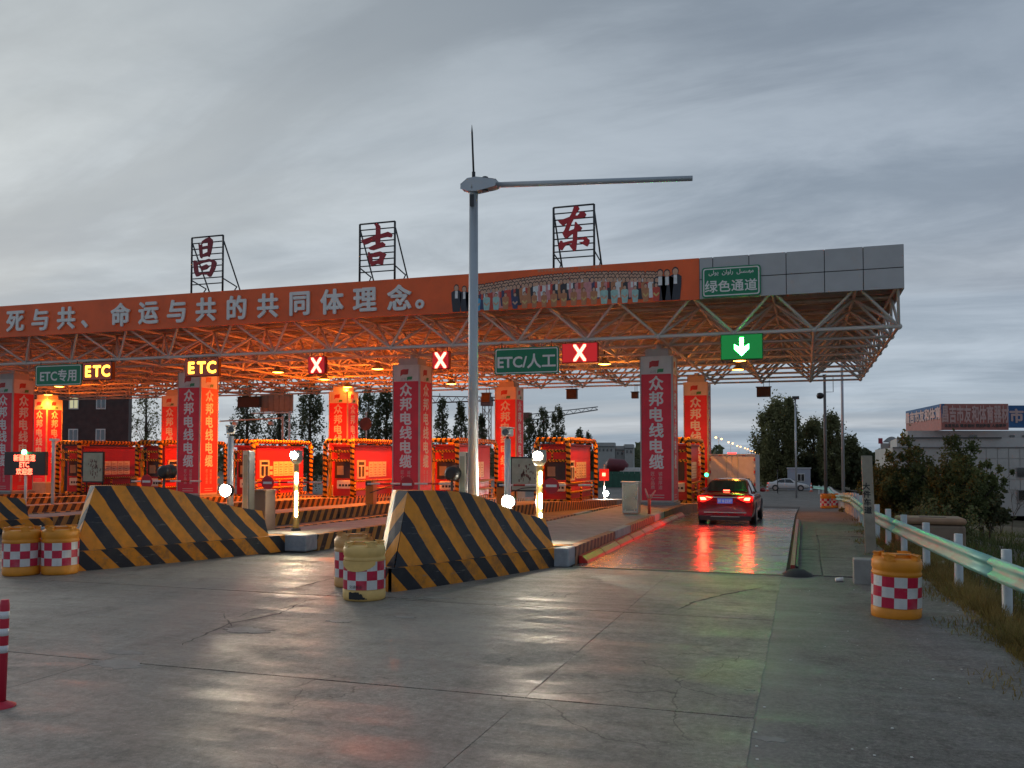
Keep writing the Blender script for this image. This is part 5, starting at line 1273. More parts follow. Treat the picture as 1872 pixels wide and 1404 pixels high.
    MB().box(-.45, .45, -.04, -.02, .27, .285).build('diffuser_trim', M_STEEL, t)
    if rear_lit:
        MB().box(-.10, .10, .50, .53, 1.085, 1.115).build('third_brake_lamp', emat('brake3', (1, .06, .03), 14), t)
        for sg in (-1, 1):
            ld = bpy.data.lights.new('tail_light', 'SPOT'); ld.energy = 90; ld.color = (1, .02, .008); ld.shadow_soft_size = .06; ld.spot_size = R(165); ld.spot_blend = .5
            o = bpy.data.objects.new('tail_light', ld); COL.objects.link(o); o.parent = t; o.location = (sg * .68, -.10, .85); o.rotation_euler = Vector((0, -1, -.25)).to_track_quat('-Z', 'Y').to_euler()
    return t
def carpaint(nm, c, r=.22):
    m = mat(nm, c, r, .1, var=.03); b = m.node_tree.nodes['Principled BSDF']; b.inputs['Coat Weight'].default_value = .6; b.inputs['Coat Roughness'].default_value = .06; return m
pl, pr = G(1285, 961), G(1380, 961); cxx = (pl.x + pr.x) / 2
sedan('dark red sedan with brake lights glowing, waiting in the toll lane', carpaint('car_red', (.30, .008, .014)), (cxx - .12, 29.2, gz(29.2) + .005), R(-1), True)
wc = GR(1402, 893); 
sedan('white sedan standing side on before the small pale hut', carpaint('car_white', (.62, .62, .62)), (AY(1404, 890, 112).x, 112, gz(112)), R(-90), False)

# box truck ahead of the sedan
a, b = AY(1297, 831, 44), AY(1380, 831, 44); gt = gz(44)
t = thing('box_truck', 'grey white box truck with red marker lights ahead of the red sedan', 'truck', ((a.x + b.x) / 2, 44, gt))
zt3 = a.z; zf = gt + .75; cxm = (a.x + b.x) / 2
MB().box(a.x, b.x, 44.02, 48.6, zf, zt3).build('cargo_box', mat('box_grey', (.62, .62, .64), .5, var=.06, dirt=.25, dirtcol=(.3, .28, .25)), t, bevel=.02)
for x0, x1 in ((a.x + .05, cxm - .012), (cxm + .012, b.x - .05)):
    d = MB(); d.box(x0, x1, 43.98, 44.02, zf + .05, zt3 - .06); do = d.build('rear_door', mat('door_grey', (.60, .61, .64), .5, var=.05, dirt=.3, dirtcol=(.3, .28, .25)), t, bevel=.01)
    MB().tube([((x0 + x1) / 2 + (.25 if x0 < cxm - .5 else -.25), 43.965, zf + .06), ((x0 + x1) / 2 + (.25 if x0 < cxm - .5 else -.25), 43.965, zt3 - .08)], .013, 8).build('lock_bar', M_GALV, do)
for x in (a.x, b.x):
    MB().box(x - .03, x + .03, 43.97, 44.0, zf, zt3).build('corner_post', M_GALV, t)
    for k in range(6): MB().box(x - .035 - (.02 if x > cxm else -.03), x + .035 - (.02 if x > cxm else -.03), 43.955, 43.968, zf + .12 + k * .30, zf + .26 + k * .30).build('reflector_tape', mat('tape_red', (.45, .03, .03), .3) if k % 2 else mat('tape_white', (.7, .7, .7), .3), t)
MB().box(a.x - .03, b.x + .03, 43.94, 44.02, zt3 - .05, zt3 + .03).build('top_rail', M_GALV, t)
for x in (-.55, .55): MB().box(cxm + x - .07, cxm + x + .07, 43.93, 43.95, zt3 - .06, zt3 - .02).build('marker_lamp', mat('marker_dark', (.3, .03, .02), .3), t)
MB().box(cxm - .2, cxm + .2, 44.0, 44.06, zt3 + .03, zt3 + .10).build('roof_lamp', emat('truck_roof_lamp', (1, .03, .03), 5), t)
MB().box(a.x + .1, b.x - .1, 44.1, 49, zf - .25, zf).build('chassis', M_BLACK, t)
for sg in (-1, 1):
    for y in (45.2, 48.6): MB().tube([(cxm + sg * .62, y, gt + .40), (cxm + sg * .95, y, gt + .40)], .40, 20).build('wheel', M_RUBBER, t)
    MB().box(cxm + sg * .78 - .12, cxm + sg * .78 + .12, 43.95, 44.0, zf - .22, zf - .08).build('tail_lamp', emat('truck_tail', (1, .05, .02), 3), t)
MB().box(a.x + .08, b.x - .08, 48.7, 50.4, gt + .45, zt3 - .35).build('cab', mat('cab_white', (.5, .5, .5), .3), t, bevel=.12)
# small green lane lamp on the booth frame
p = AY(1292, 868, 40.1); MB_ = MB(); t = thing('lane_signal', 'small green signal lamp on the pipe frame left of the truck', 'traffic light', (p.x, 40.1, p.z))
MB().tube([(p.x, 40.02, p.z), (p.x, 40.12, p.z)], .10, 14).build('lamp_body', M_BLACK, t); MB().tube([(p.x, 40.0, p.z), (p.x, 40.018, p.z)], .085, 14).build('lens', emat('lane_green', (.05, 1, .3), 6), t)
# exit signal with red display and white headlight beyond the middle lane
p = AY(1104, 868, 52.); t = thing('exit_signal', 'post with small red LED display and white lamp beyond the middle lane', 'signal', (p.x, 52, gz(52)))
MB().tube([(p.x, 52.1, gz(52)), (p.x, 52.1, p.z + .6)], .04, 8).build('post', M_WHITE, t); MB().box(p.x - .28, p.x + .28, 52, 52.1, p.z - .35, p.z + .35).build('display', mat('exit_box', (.15, .01, .01), .5, emit=(1, .02, .01), es=.6), t)
MB().box(p.x - .10, p.x + .10, 51.985, 51.995, p.z - .08, p.z + .12).build('red_symbol', emat('exit_red', (1, .08, .04), 12), t)
q = AY(1108, 902, 52.); MB().tube([(q.x, 51.95, q.z), (q.x, 51.99, q.z)], .15, 16).build('white_lamp', M_FLOOD, t)

# ------------------------------------------------------------------ background
def AD(px, py, D): return Vector(_C + ray(px, py) * D)      # point at camera depth D
def leafmat(nm, c1, c2):
    m = bpy.data.materials.new(nm); b = _bsdf(m); nt = m.node_tree; N = nt.nodes; L = nt.links
    b.inputs['Roughness'].default_value = .65; b.inputs['Specular IOR Level'].default_value = .25
    geo = N.new('ShaderNodeNewGeometry'); n = N.new('ShaderNodeTexNoise'); n.inputs['Scale'].default_value = .9; n.inputs['Detail'].default_value = 4; L.new(geo.outputs['Position'], n.inputs['Vector'])
    r = N.new('ShaderNodeMapRange'); r.inputs[1].default_value = .35; r.inputs[2].default_value = .65; L.new(n.outputs[0], r.inputs[0])
    ad = N.new('ShaderNodeMath'); ad.operation = 'ADD'; L.new(r.outputs[0], ad.inputs[0])
    q = N.new('ShaderNodeMapRange'); L.new(geo.outputs['Random Per Island'], q.inputs[0]); q.inputs[3].default_value = -.3; q.inputs[4].default_value = .3; L.new(q.outputs[0], ad.inputs[1])
    mx = N.new('ShaderNodeMix'); mx.data_type = 'RGBA'; mx.clamp_factor = True; L.new(ad.outputs[0], mx.inputs[0]); mx.inputs[6].default_value = (*c1, 1); mx.inputs[7].default_value = (*c2, 1); L.new(mx.outputs[2], b.inputs['Base Color'])
    tr = N.new('ShaderNodeBsdfTranslucent'); L.new(mx.outputs[2], tr.inputs[0]); ms = N.new('ShaderNodeMixShader'); ms.inputs[0].default_value = .4
    L.new(b.outputs[0], ms.inputs[1]); L.new(tr.outputs[0], ms.inputs[2]); L.new(ms.outputs[0], N['Material Output'].inputs['Surface'])
    return m
LM_DARK = leafmat('foliage_dark', (.052, .066, .034), (.12, .135, .07)); LM_OLIVE = leafmat('foliage_olive', (.10, .11, .05), (.21, .215, .10)); LM_BUSH = leafmat('foliage_bush', (.07, .092, .035), (.165, .185, .068))  # dark foliage lightened, distance haze put into its colours
M_BARK = mat('bark', (.06, .048, .036), .85, var=.25, scale=6, bump=.4)
def limbs(mb, p, d, L_, r, depth, tips, spread=.55, up=.15, nb=(2, 4)):
    q = p + d * L_; mid = (p + q) / 2 + Vector((random.gauss(0, .04), random.gauss(0, .04), 0)) * L_
    mb.tube([p, mid, q], [r, r * .8, r * .6], 6 if r > .03 else 4, caps=False)
    tips.append((mid, r)); tips.append((q, r))
    if depth <= 0: return
    for i in range(random.randint(*nb)):
        dd = (d + Vector((random.gauss(0, spread), random.gauss(0, spread), random.gauss(up, spread * .6)))).normalized()
        limbs(mb, p + d * L_ * random.uniform(.45, 1.), dd, L_ * random.uniform(.55, .8), r * .55, depth - 1, tips, spread, up, nb)
def tree(name, label, base, h, w, kind, lm, n, leaf, group='trees beyond the toll plaza'):
    base = Vector(base); t = thing(name, label, 'tree' if name != 'bush' else 'bush', base, group=group); tips = []
    mb = MB(); rng = RNG
    if kind == 'poplar':
        mb.tube([base - Vector((0, 0, .3)), base + Vector((.1, 0, h * .5)), base + Vector((0, .1, h * .95))], [w * .07, w * .045, .03], 8)
        for i in range(34):
            z = h * random.uniform(.12, .85); a = random.uniform(0, 6.28); l = w * .42 * (1.1 - z / h) + .3
            mb.tube([base + Vector((0, 0, z)), base + Vector((math.cos(a) * l * .7, math.sin(a) * l * .7, z + l * 1.4))], [.06, .015], 5, caps=False)
        # clumps climbing the stem
        nc = 150; cz = h * (.10 + .90 * rng.random(nc) ** .85); rad = w * .5 * np.clip(1.15 * np.sin(np.pi * np.clip((cz / h * .93 + .05), 0, 1)) ** .55, .12, 1) * rng.uniform(.35, 1., nc)
        a = rng.uniform(0, 6.28, nc); CC = np.stack([np.cos(a) * rad, np.sin(a) * rad, cz], 1); cs = w * rng.uniform(.025, .085, nc)
    else:
        for q in range(7 if n else 1):
            a = 6.28 * q / 7 + random.uniform(-.4, .4); tl = random.uniform(.25, .75) * w / h if n else .1
            limbs(mb, base + Vector((math.cos(a) * .15, math.sin(a) * .15, -.2)), Vector((math.cos(a) * tl, math.sin(a) * tl, 1)).normalized(), h * random.uniform(.34, .46), min(.07, w * .02), 3 if not n else 2, tips, .45, .18, (3, 4))
        T = np.array([list(q - base) for q, r in tips if (q - base).z > h * .15]); nc = min(len(T), 260)
        T = T[rng.permutation(len(T))[:nc]]; CC = T; cs = w * rng.uniform(.015, .06, nc)
    mb.build('trunk', M_BARK, t)
    if n:
        k = rng.integers(0, len(CC), n); off = rng.normal(size=(n, 3)) * cs[k][:, None] * np.array([1, 1, 1.9 if kind == 'poplar' else 1.2])
        P = CC[k] + off; P[:, 2] = np.maximum(P[:, 2], .2)
        quads_object('crown', leaf_quads(P, leaf, rng), lm, t)
    return t
def tpx(px, top, Y, wpx, kind, lm, n, leaf, label, name='poplar_tree', zb=None):
    b = AY(px, 835, Y); D = float(np.dot(np.array(b) - _C, _fw)); zb = gz(Y) - .1 if zb is None else zb
    return tree(name, label, (b.x, Y, zb), AY(px, top, Y).z - zb, wpx * D / FPX, kind, lm, n, leaf)
tpx(1420, 742, 128, 82, 'poplar', LM_OLIVE, 18475, .20, 'broad dark poplar right of the box truck, left of the slim lamp pole')
tpx(1444, 732, 130, 34, 'poplar', LM_OLIVE, 9237, .20, 'slim tall poplar right behind the slim lamp pole')
tpx(1487, 772, 132, 58, 'poplar', LM_OLIVE, 9237, .20, 'thin poplar between the two lamp poles at right')
tpx(1521, 764, 126, 50, 'poplar', LM_OLIVE, 9948, .20, 'dark poplar just behind the dark camera pole')
tpx(1556, 803, 130, 40, 'poplar', LM_OLIVE, 5329, .20, 'small dark poplar right of the tall pale pole')
tpx(1404, 800, 132, 40, 'poplar', LM_OLIVE, 5684, .20, 'low dark tree next to the box truck')
for i, (px, top, Y, w, lb) in enumerate([(265, 706, 88, 62, 'wispy open tree seen left of the ETC board column'), (450, 705, 84, 60, 'dark tree behind the orange lit sign back, left'), (510, 712, 88, 60, 'dark tree behind the orange lit sign back'), (565, 700, 82, 60, 'dark tree left of the rear glowing column'), (672, 716, 84, 52, 'dark tree right of the rear glowing column'),
                                         (706, 712, 86, 46, 'dark tree touching the middle front column'), (808, 733, 92, 30, 'slim poplar right of the middle front column'), (842, 738, 92, 28, 'slim poplar touching the white mast'), (880, 762, 96, 22, 'small poplar right of the white mast'),
                                         (968, 764, 100, 34, 'dark poplar right of the rear glowing column, left one'), (993, 748, 100, 30, 'dark poplar under the crane boom, tallest'), (1020, 745, 100, 30, 'dark poplar under the crane boom, right one'), (1060, 785, 120, 22, 'small far poplar right of the crane boom'), (1076, 792, 120, 18, 'tiny far poplar left of the pale warehouse')]):
    tpx(px, top, Y, w, 'poplar', LM_DARK if i else LM_OLIVE, (5200 if i else 2000) if w > 34 else 2800, .15, lb)
# near bushes and small trees down the bank at right
def bushx(px, top, Y, wpx, zb, n, leaf, label, lm=LM_BUSH):
    b = AY(px, 835, Y); D = float(np.dot(np.array(b) - _C, _fw))
    return tree('bush', label, (b.x, Y, zb), (AY(px, top, Y).z - zb), wpx * D / FPX, 'spread', lm, n, leaf, 'bushes on the bank behind the guardrail')
bushx(1695, 768, 38, 165, -1.9, 34000, .08, 'large spreading bush hiding the white building')
bushx(1645, 800, 41, 90, -1.9, 15000, .085, 'dark bush left of the large spreading bush')
bushx(1748, 790, 36, 95, -1.8, 15000, .075, 'wiry bush right in front of the white building')
bushx(1622, 868, 46, 70, -1.9, 8000, .09, 'low bush right behind the concrete post', LM_OLIVE)
bushx(1700, 880, 31, 150, -1.7, 11000, .06, 'low olive scrub at the foot of the large bush', LM_OLIVE)
bushx(1800, 862, 50, 40, -2.0, 2600, .14, 'small round tree in front of the white building', LM_DARK)
bushx(1822, 905, 55, 24, -1.9, 1200, .14, 'small shrub at the base of the white wall', LM_DARK)
bushx(1842, 862, 54, 36, -1.9, 0, .1, 'bare leafless sapling before the white wall')
# hedge behind the far rail and distant woods: one green mass each
def mass(name, label, P, size, lm, cat):
    o = quads_object(name, leaf_quads(P, size), lm); stuff(tag(o, label, cat)); return o
n = 22000; u = RNG.random(n); px_ = 1395 + 330 * u; Yh = 128 + 18 * RNG.random(n)
top_ = 830 + 8 * np.sin(px_ * .07) + 5 * np.sin(px_ * .19) + 10 * RNG.random(n)
Q = np.array([list(AY(a, 835, b)) for a, b in zip(px_, Yh)]); Q[:, 2] = -2 + (2.2 - (top_ - 835) / 1620 * 137 + 2) * RNG.random(n) ** .7
mass('hedge', 'long dark hedge behind the hut and lamp poles', Q, .5, LM_DARK, 'hedge')
n = 9000; px_ = RNG.uniform(-300, 1320, n); Yh = RNG.uniform(180, 240, n); Q = np.array([list(AY(a, 835, b)) for a, b in zip(px_, Yh)]); Q[:, 2] = -2.5 + (5.5 + 1.6 * np.sin(px_ * .05) + 1.2 * np.sin(px_ * .13)) * RNG.random(n)
mass('distant_woods', 'far dark strip of trees along the horizon', Q, 1.2, LM_DARK, 'woods')
n = 9000; px_ = RNG.uniform(1560, 2500, n); Yh = RNG.uniform(150, 240, n); Q = np.array([list(AY(a, 835, b)) for a, b in zip(px_, Yh)]); Q[:, 2] = -2.5 + (5. + 1.6 * np.sin(px_ * .05)) * RNG.random(n)
mass('distant_woods', 'far dark strip of trees right of the white building', Q, 1.1, LM_DARK, 'woods')

# dry grass and weeds along the rail
n = 85000; yv = 7.5 + 26.5 * RNG.random(n) ** 1.25; ex = np.interp(yv, [-20, 0, 10, 14, 20, 25, 40, 60], [2.6, 2.55, 2.35, 2.3, 2.15, 1.85, 2.3, 2.6])
xo = RNG.gamma(1.3, .55, n) - .18 - .35 * (RNG.random(n) < .22) * RNG.random(n) * (1 + np.sin(yv * 2.1)); xv = ex + xo
keep = RNG.random(n) < np.clip(.75 + .5 * np.sin(xv * 3 + yv * 1.7), .1, 1); xv, yv = xv[keep], yv[keep]; n = len(xv)
zv = np.array([max(terrain_z(a, b), -.03 if a < edge_x(b) else -9) for a, b in zip(xv, yv)]) - .01
hh = RNG.uniform(.05, .30, n) * np.where(xv - np.interp(yv, [-20, 0, 10, 14, 20, 25, 40, 60], [2.6, 2.55, 2.35, 2.3, 2.15, 1.85, 2.3, 2.6]) < .05, .4, 1); lean = RNG.normal(0, .35, (n, 2)) * hh[:, None]; ww = RNG.uniform(.005, .012, n); aa = RNG.uniform(0, 3.14, n)
B = np.stack([xv, yv, zv], 1); D2 = np.stack([np.cos(aa) * ww, np.sin(aa) * ww, 0 * aa], 1); T = B + np.stack([lean[:, 0], lean[:, 1], hh], 1)
LM_GRASS = leafmat('dry_grass', (.13, .10, .03), (.27, .21, .075))
stuff(tag(quads_object('dry_grass', np.stack([B - D2, B + D2, T + D2 * .25, T - D2 * .25], 1), LM_GRASS), 'dry yellowish grass along the foot of the guardrail', 'grass'))
n = 12000; yv = RNG.uniform(14, 60, n); xv = 3.2 + RNG.random(n) ** 1.3 * 11; zv = np.array([terrain_z(a, b) for a, b in zip(xv, yv)]); hh = RNG.uniform(.15, .5, n)
B = np.stack([xv, yv, zv], 1); aa = RNG.uniform(0, 3.14, n); D2 = np.stack([np.cos(aa), np.sin(aa), 0 * aa], 1) * RNG.uniform(.01, .03, (n, 1)); T = B + np.stack([RNG.normal(0, .12, n), RNG.normal(0, .12, n), hh], 1)
stuff(tag(quads_object('bank_grass', np.stack([B - D2, B + D2, T + D2 * .2, T - D2 * .2], 1), LM_BUSH), 'rough green grass covering the bank below the road', 'grass'))
# tall weeds
for i, (px, py, hpx, lb) in enumerate([(1790, 1085, 70, 'thin dry weed stalk in front of the rail, left one'), (1852, 1110, 50, 'thin dry weed stalk in front of the rail, right one'), (1735, 1040, 50, 'thin weed stalk in front of the rail by the tank')]):
    p = G(px, py); h = hpx / 1620 * p.y; t = thing('weed', lb, 'weed', (p.x, p.y, -.03), group='tall weeds by the rail'); mb = MB(); mb.tube([(p.x, p.y, -.05), (p.x + .03, p.y, h * .6), (p.x + .01, p.y, h)], [.005, .004, .002], 5)
    for k in range(12):
        z = h * random.uniform(.4, 1); a = random.uniform(0, 6.3); l = random.uniform(.03, .09); mb.tube([(p.x + .02, p.y, z), (p.x + .02 + math.cos(a) * l, p.y + math.sin(a) * l, z + l * .7)], [.003, .0015], 4)
    mb.build('stalk', M_BARK, t)
# broken stones on the bank
mb = MB()
for i in range(420):
    y = random.uniform(14, 24); x = 3.6 + random.gauss(0, .5) + (y - 14) * .06; r = random.uniform(.05, .16); z = terrain_z(x, y) + r * .2
    v = [(x + random.uniform(.6, 1.1) * r * sx, y + random.uniform(.6, 1.1) * r * sy, z + random.uniform(.5, .9) * r * sz) for sz in (-1, 1) for sy in (-1, 1) for sx in (-1, 1)]
    mb.add(v, [[0, 2, 3, 1], [4, 5, 7, 6], [0, 1, 5, 4], [2, 6, 7, 3], [0, 4, 6, 2], [1, 3, 7, 5]])
stuff(tag(mb.build('rubble', mat('rubble', (.30, .285, .26), .9, var=.3, scale=1.5)), 'pale broken stones on the bank behind the guardrail', 'rubble'))

# white building with rooftop sign boxes at right
def wallbox(mb, pts, z0, z1):
    n = len(pts); mb.add([(p[0], p[1], z0) for p in pts] + [(p[0], p[1], z1) for p in pts], [[i, (i + 1) % n, n + (i + 1) % n, n + i] for i in range(n)] + [list(range(n, 2 * n)), list(reversed(range(n)))])
    return mb
M_BW = mat('white_wall', (.40, .40, .385), .7, var=.12, scale=.5, dirt=.35, dirtcol=(.25, .25, .24))
M_BW2 = mat('white_wall_panel', (.44, .44, .425), .6, var=.10, scale=.6, dirt=.25, dirtcol=(.3, .3, .29))
D0 = 72.
def zD(py, D=D0): return H + (835 - py) / FPX * D
def fl(px, D): v = AD(px, 835, D); return (v.x, v.y)
t = thing('white_building', 'white two storey building with red and blue rooftop sign boxes', 'building', (*fl(1740, 74), -2.2))
wallbox(MB(), [fl(1632, D0), fl(2300, D0), fl(2300, D0 + 25), fl(1600, D0 + 25)], -2.6, zD(818)).build('wall', M_BW, t)
wallbox(MB(), [fl(1640, D0 + 1), fl(2300, D0 + 1), fl(2300, D0 + 22), fl(1625, D0 + 22)], zD(818) + .01, zD(800)).build('parapet_storey', M_BW2, t)
wallbox(MB(), [fl(1660, D0 + 2), fl(2200, D0 + 2), fl(2200, D0 + 16), fl(1648, D0 + 16)], zD(800) + .01, zD(786)).build('roof_storey', M_BW, t)
wallbox(MB(), [fl(1640, D0 + .7), fl(1832, D0 + .7), fl(1832, D0 + .95), fl(1640, D0 + .95)], zD(801), zD(799)).build('coping', M_DKSTEEL, t)
wallbox(MB(), [fl(1632, D0 - .12), fl(2300, D0 - .12), fl(2300, D0 - .02), fl(1632, D0 - .02)], zD(819), zD(817)).build('cornice', mat('cornice', (.15, .15, .15), .6), t)
for r_ in range(4):
    for c_ in range(14):
        x0, x1 = 1742 + c_ * 20.5, 1742 + (c_ + 1) * 20.5 - 1.2; y0 = 820 + r_ * 19
        wallbox(MB(), [fl(x0, D0 - .06), fl(x1, D0 - .06), fl(x1, D0 - .005), fl(x0, D0 - .005)], zD(y0 + 18), zD(y0)).build('wall_panel', M_BW2, t)
for x0, x1, y0, y1 in ((1858, 1880, 854, 873), (1860, 1885, 895, 915), (1905, 1930, 854, 873)):
    w = wallbox(MB(), [fl(x0, D0 - .14), fl(x1, D0 - .14), fl(x1, D0 - .07), fl(x0, D0 - .07)], zD(y1), zD(y0)).build('window', mat('window_surround', (.3, .3, .3), .5), t)
    wallbox(MB(), [fl(x0 + 1.2, D0 - .17), fl(x1 - 1.2, D0 - .17), fl(x1 - 1.2, D0 - .145), fl(x0 + 1.2, D0 - .145)], zD(y1 - 1.2), zD(y0 + 1.2)).build('pane', M_GLASS, w)
for x0, x1 in ((1748, 1757), (1773, 1787), (1847, 1856), (1870, 1880)): wallbox(MB(), [fl(x0, D0 + 1.9), fl(x1, D0 + 1.9), fl(x1, D0 + 1.97), fl(x0, D0 + 1.97)], zD(798), zD(794.5)).build('vent_window', M_GLASS, t)
M_SR = mat('sign_pink_red', (.36, .13, .11), .6, var=.1, dirt=.25, dirtcol=(.3, .2, .18)); M_SB = mat('sign_blue', (.02, .10, .26), .6, var=.1, dirt=.2); M_SL = mat('sign_letter_pale', (.50, .34, .32), .6)
a, b, c = Vector(fl(1722, D0)), Vector(fl(1845, D0)), Vector(fl(1657, D0 + 12)); nb = Vector((b - a).normalized()); up_ = zD(738) - zD(786)
def signface(p, q, z0, z1, m, nm, s, lz, size, lm, off=.05):
    d = (q - p); L_ = d.length; d.normalize(); nr = Vector((d.y, -d.x))
    mb = wallbox(MB(), [tuple(p), tuple(q), tuple(q - nr * .25), tuple(p - nr * .25)], z0, z1); o = mb.build(nm, m, t)
    n = len(s); ang = math.atan2(d.y, d.x)
    for i, ch in enumerate(s):
        u = L_ * (i + .5) / n; w = p + d * u + nr * off; k = text(ch, size, (w.x, w.y, lz), lm, o, 'letter', face=ang, org=WL[t.name], bold=.05); k.scale = (L_ / n / size * 1.0, 1, 1)
    return o
zt4, zb4 = zD(738), zD(786)
signface(a, b, zb4, zt4, M_SR, 'front_sign', '昌吉市友和体育器材', zD(757), 1.45, M_SL)
signface(c, a, zb4 + 1.0, zt4, M_SB, 'side_sign', '昌吉市友和体育', (zb4 + zt4) / 2 + .35, 1.05, M_SL)
signface(c, a, zb4, zb4 + .99, M_SR, 'side_sign_base', '', 0, 1, M_SL)
p_ = a + nb * .2; ang = math.atan2(nb.y, nb.x); nr_ = Vector((nb.y, -nb.x))
w = (a + b) / 2 + nr_ * .04; text('体育用品 健身器材 塑胶跑道 人造草坪', .30, (w.x, w.y, zD(778)), mat('dark_small', (.06, .05, .05), .6), t, 'small_lettering', face=ang, bold=.01)
signface(Vector(fl(1846, D0 + 3)), Vector(fl(1980, D0 + 3)), zD(782, D0 + 3), zD(741, D0 + 3), M_SB, 'rear_sign', '市友和体育', zD(760, D0 + 3), 1.2, M_SL)
# lower wing left of it with a small red sign
t = thing('low_building', 'low pale building with small red roof sign left of the white building', 'building', (*fl(1625, 92), -2.2))
wallbox(MB(), [fl(1610, 90), fl(1650, 90), fl(1660, 104), fl(1612, 104)], -2.6, zD(810, 90)).build('wall', M_BW, t)
v = []
for k in range(9):
    A = math.pi * k / 8; v.append((1613 + 34 * k / 8, 809 - 11 * math.sin(A)))
P = [AD(px, py, 91) for px, py in v]; q2 = [AD(px, py, 103) for px, py in v]; mb = MB(); n = len(P)
mb.add([tuple(x) for x in P + q2], [[i, i + 1, n + i + 1, n + i] for i in range(n - 1)] + [list(range(n))], smooth=False); mb.build('curved_roof', mat('roof_grey', (.3, .31, .32), .5), t)
wallbox(MB(), [fl(1606, 89.5), fl(1614, 89.5), fl(1614, 89.8), fl(1606, 89.8)], zD(811, 89.5), zD(801, 89.5)).build('red_sign', mat('small_sign_red', (.3, .04, .06), .6), t)

# hut, cones and poles behind the canopy
a, b = AY(1440, 893, 117), AY(1482, 893, 117); g0 = gz(117)
t = thing('guard_hut', 'small pale blue grey hut beyond the white sedan', 'hut', ((a.x + b.x) / 2, 118, g0)); zt5 = AY(1460, 857, 117).z
MB().box(a.x, b.x, 117, 119.5, g0 - .1, zt5).build('wall', mat('hut_wall', (.34, .38, .46), .6, var=.06), t, bevel=.03); MB().box(a.x - .1, b.x + .1, 116.9, 119.6, zt5, zt5 + .12).build('roof', mat('hut_roof', (.45, .47, .5), .5), t)
w = MB(); w.box(a.x + 1.15, a.x + 2.05, 116.93, 116.99, g0 + 1.0, g0 + 2.0); wo = w.build('window', M_WHITE, t)
for k in range(2): MB().box(a.x + 1.22 + k * .42, a.x + 1.56 + k * .42, 116.90, 116.925, g0 + 1.08, g0 + 1.92).build('pane', M_GLASS, wo)
def bollard(px, py, Y, label):
    p = AY(px, py, Y); g = gz(Y); t = thing('cone_post', label, 'traffic cone', (p.x, Y, g), group='red and white cone posts')
    MB().lathe([(.22, 0), (.22, .05), (.12, .07), (.05, 1.0), (.001, 1.02)], 10, (p.x, Y, g)).build('cone', uvmat('cone_stripe', 'stripe', (.65, .10, .05), (.7, .7, .68), .4, 0, .5), t)
    for o in list(t.children):
        me = o.data; ul = me.uv_layers[0]
        for l, lp_ in zip(ul.data, me.loops): l.uv = (me.vertices[lp_.vertex_index].co.z, 0)
bollard(1403, 890, 108, 'red and white cone post at the tail of the white sedan'); bollard(1483, 893, 108, 'red and white cone post at the nose of the white sedan')
def pole(px, top, Y, r, m, label, name='lamp_pole', zt=None):
    b = AY(px, 835, Y); g = terrain_z(b.x, Y) if b.x > 2.7 else gz(Y) - .1; z = AY(px, top, Y).z; t = thing(name, label, 'pole', (b.x, Y, g)); MB().tube([(b.x, Y, g), (b.x, Y, z)], [r, r * .75], 10).build('pole', m, t); return t, b.x, Y, z
t, x, y, z = pole(1455, 730, 86, .10, M_GALV, 'slim grey pole with box lamp among the poplars'); MB().box(x - .28, x + .35, y - .3, y + .2, z, z + .28).build('lamp_head', M_DKSTEEL, t, bevel=.03)
t, x, y, z = pole(1509, 690, 64, .12, mat('pole_dark', (.13, .13, .13), .5, var=.1), 'dark grey pole with round speaker and aerial', 'camera_pole')
MB().lathe([(.02, -.22), (.18, -.18), (.24, 0), (.18, .18), (.02, .22)], 14, (x - .3, y, z - 1.25)).build('speaker', M_BLACK, t); MB().tube([(x, y, z - 1.2), (x - .3, y, z - 1.2)], .04, 6).build('bracket', M_DKSTEEL, t)
MB().tube([(x, y, z - 1.0), (x + .55, y, z - 1.0), (x + .55, y, z + .1)], .025, 6).build('aerial', M_DKSTEEL, t); MB().box(x - .12, x + .12, y - .1, y + .1, z, z + .2).build('top_box', M_DKSTEEL, t)
t, x, y, z = pole(1541, 600, 62, .11, M_GALV, 'tall pale lamp pole rising behind the canopy end'); MB().box(x - .4, x + .4, y - .2, y + .2, z, z + .2).build('lamp_head', M_DKSTEEL, t)
t, x, y, z = pole(1425 - 4, 862, 100, .05, M_DKSTEEL, 'thin short dark pole left of the hut', 'short_pole'); MB().box(x - .08, x + .08, y - .08, y + .08, z, z + .2).build('head', M_DKSTEEL, t)
# twin-headed street lamps in a row far behind the truck
for i, (px, py) in enumerate([(1309, 803), (1332, 811), (1348, 817), (1362, 821), (1372, 825), (1381, 828), (1388, 830)]):
    D = 6.6 * FPX / (835 - py + 2); p = AD(px, py, D); t = thing('street_lamp', 'far lit twin street lamp above the truck, number %s from the left' % ['one', 'two', 'three', 'four', 'five', 'six', 'seven'][i], 'street lamp', (p.x, p.y, -2.4), group='far row of lit street lamps')
    MB().tube([(p.x + .9, p.y, -2.4), (p.x + .9, p.y, p.z + .6)], .09, 6).build('pole', M_GALV, t)
    for s in (-1, 1):
        MB().tube([(p.x + .9, p.y, p.z + .4), (p.x + .9 + s * .9, p.y, p.z + .7 - .5 * (s > 0))], .05, 5).build('arm', M_GALV, t)
        k = 1 + i * .12; MB().lathe([(.001, .3 * k), (.3 * k, .15 * k), (.36 * k, 0), (.25 * k, -.18 * k), (.001, -.25 * k)], 10, (p.x + .9 + s * .95, p.y, p.z + .6 - .55 * (s > 0))).build('lamp_head', emat('street_sodium', (1, .42, .10), 9), t)

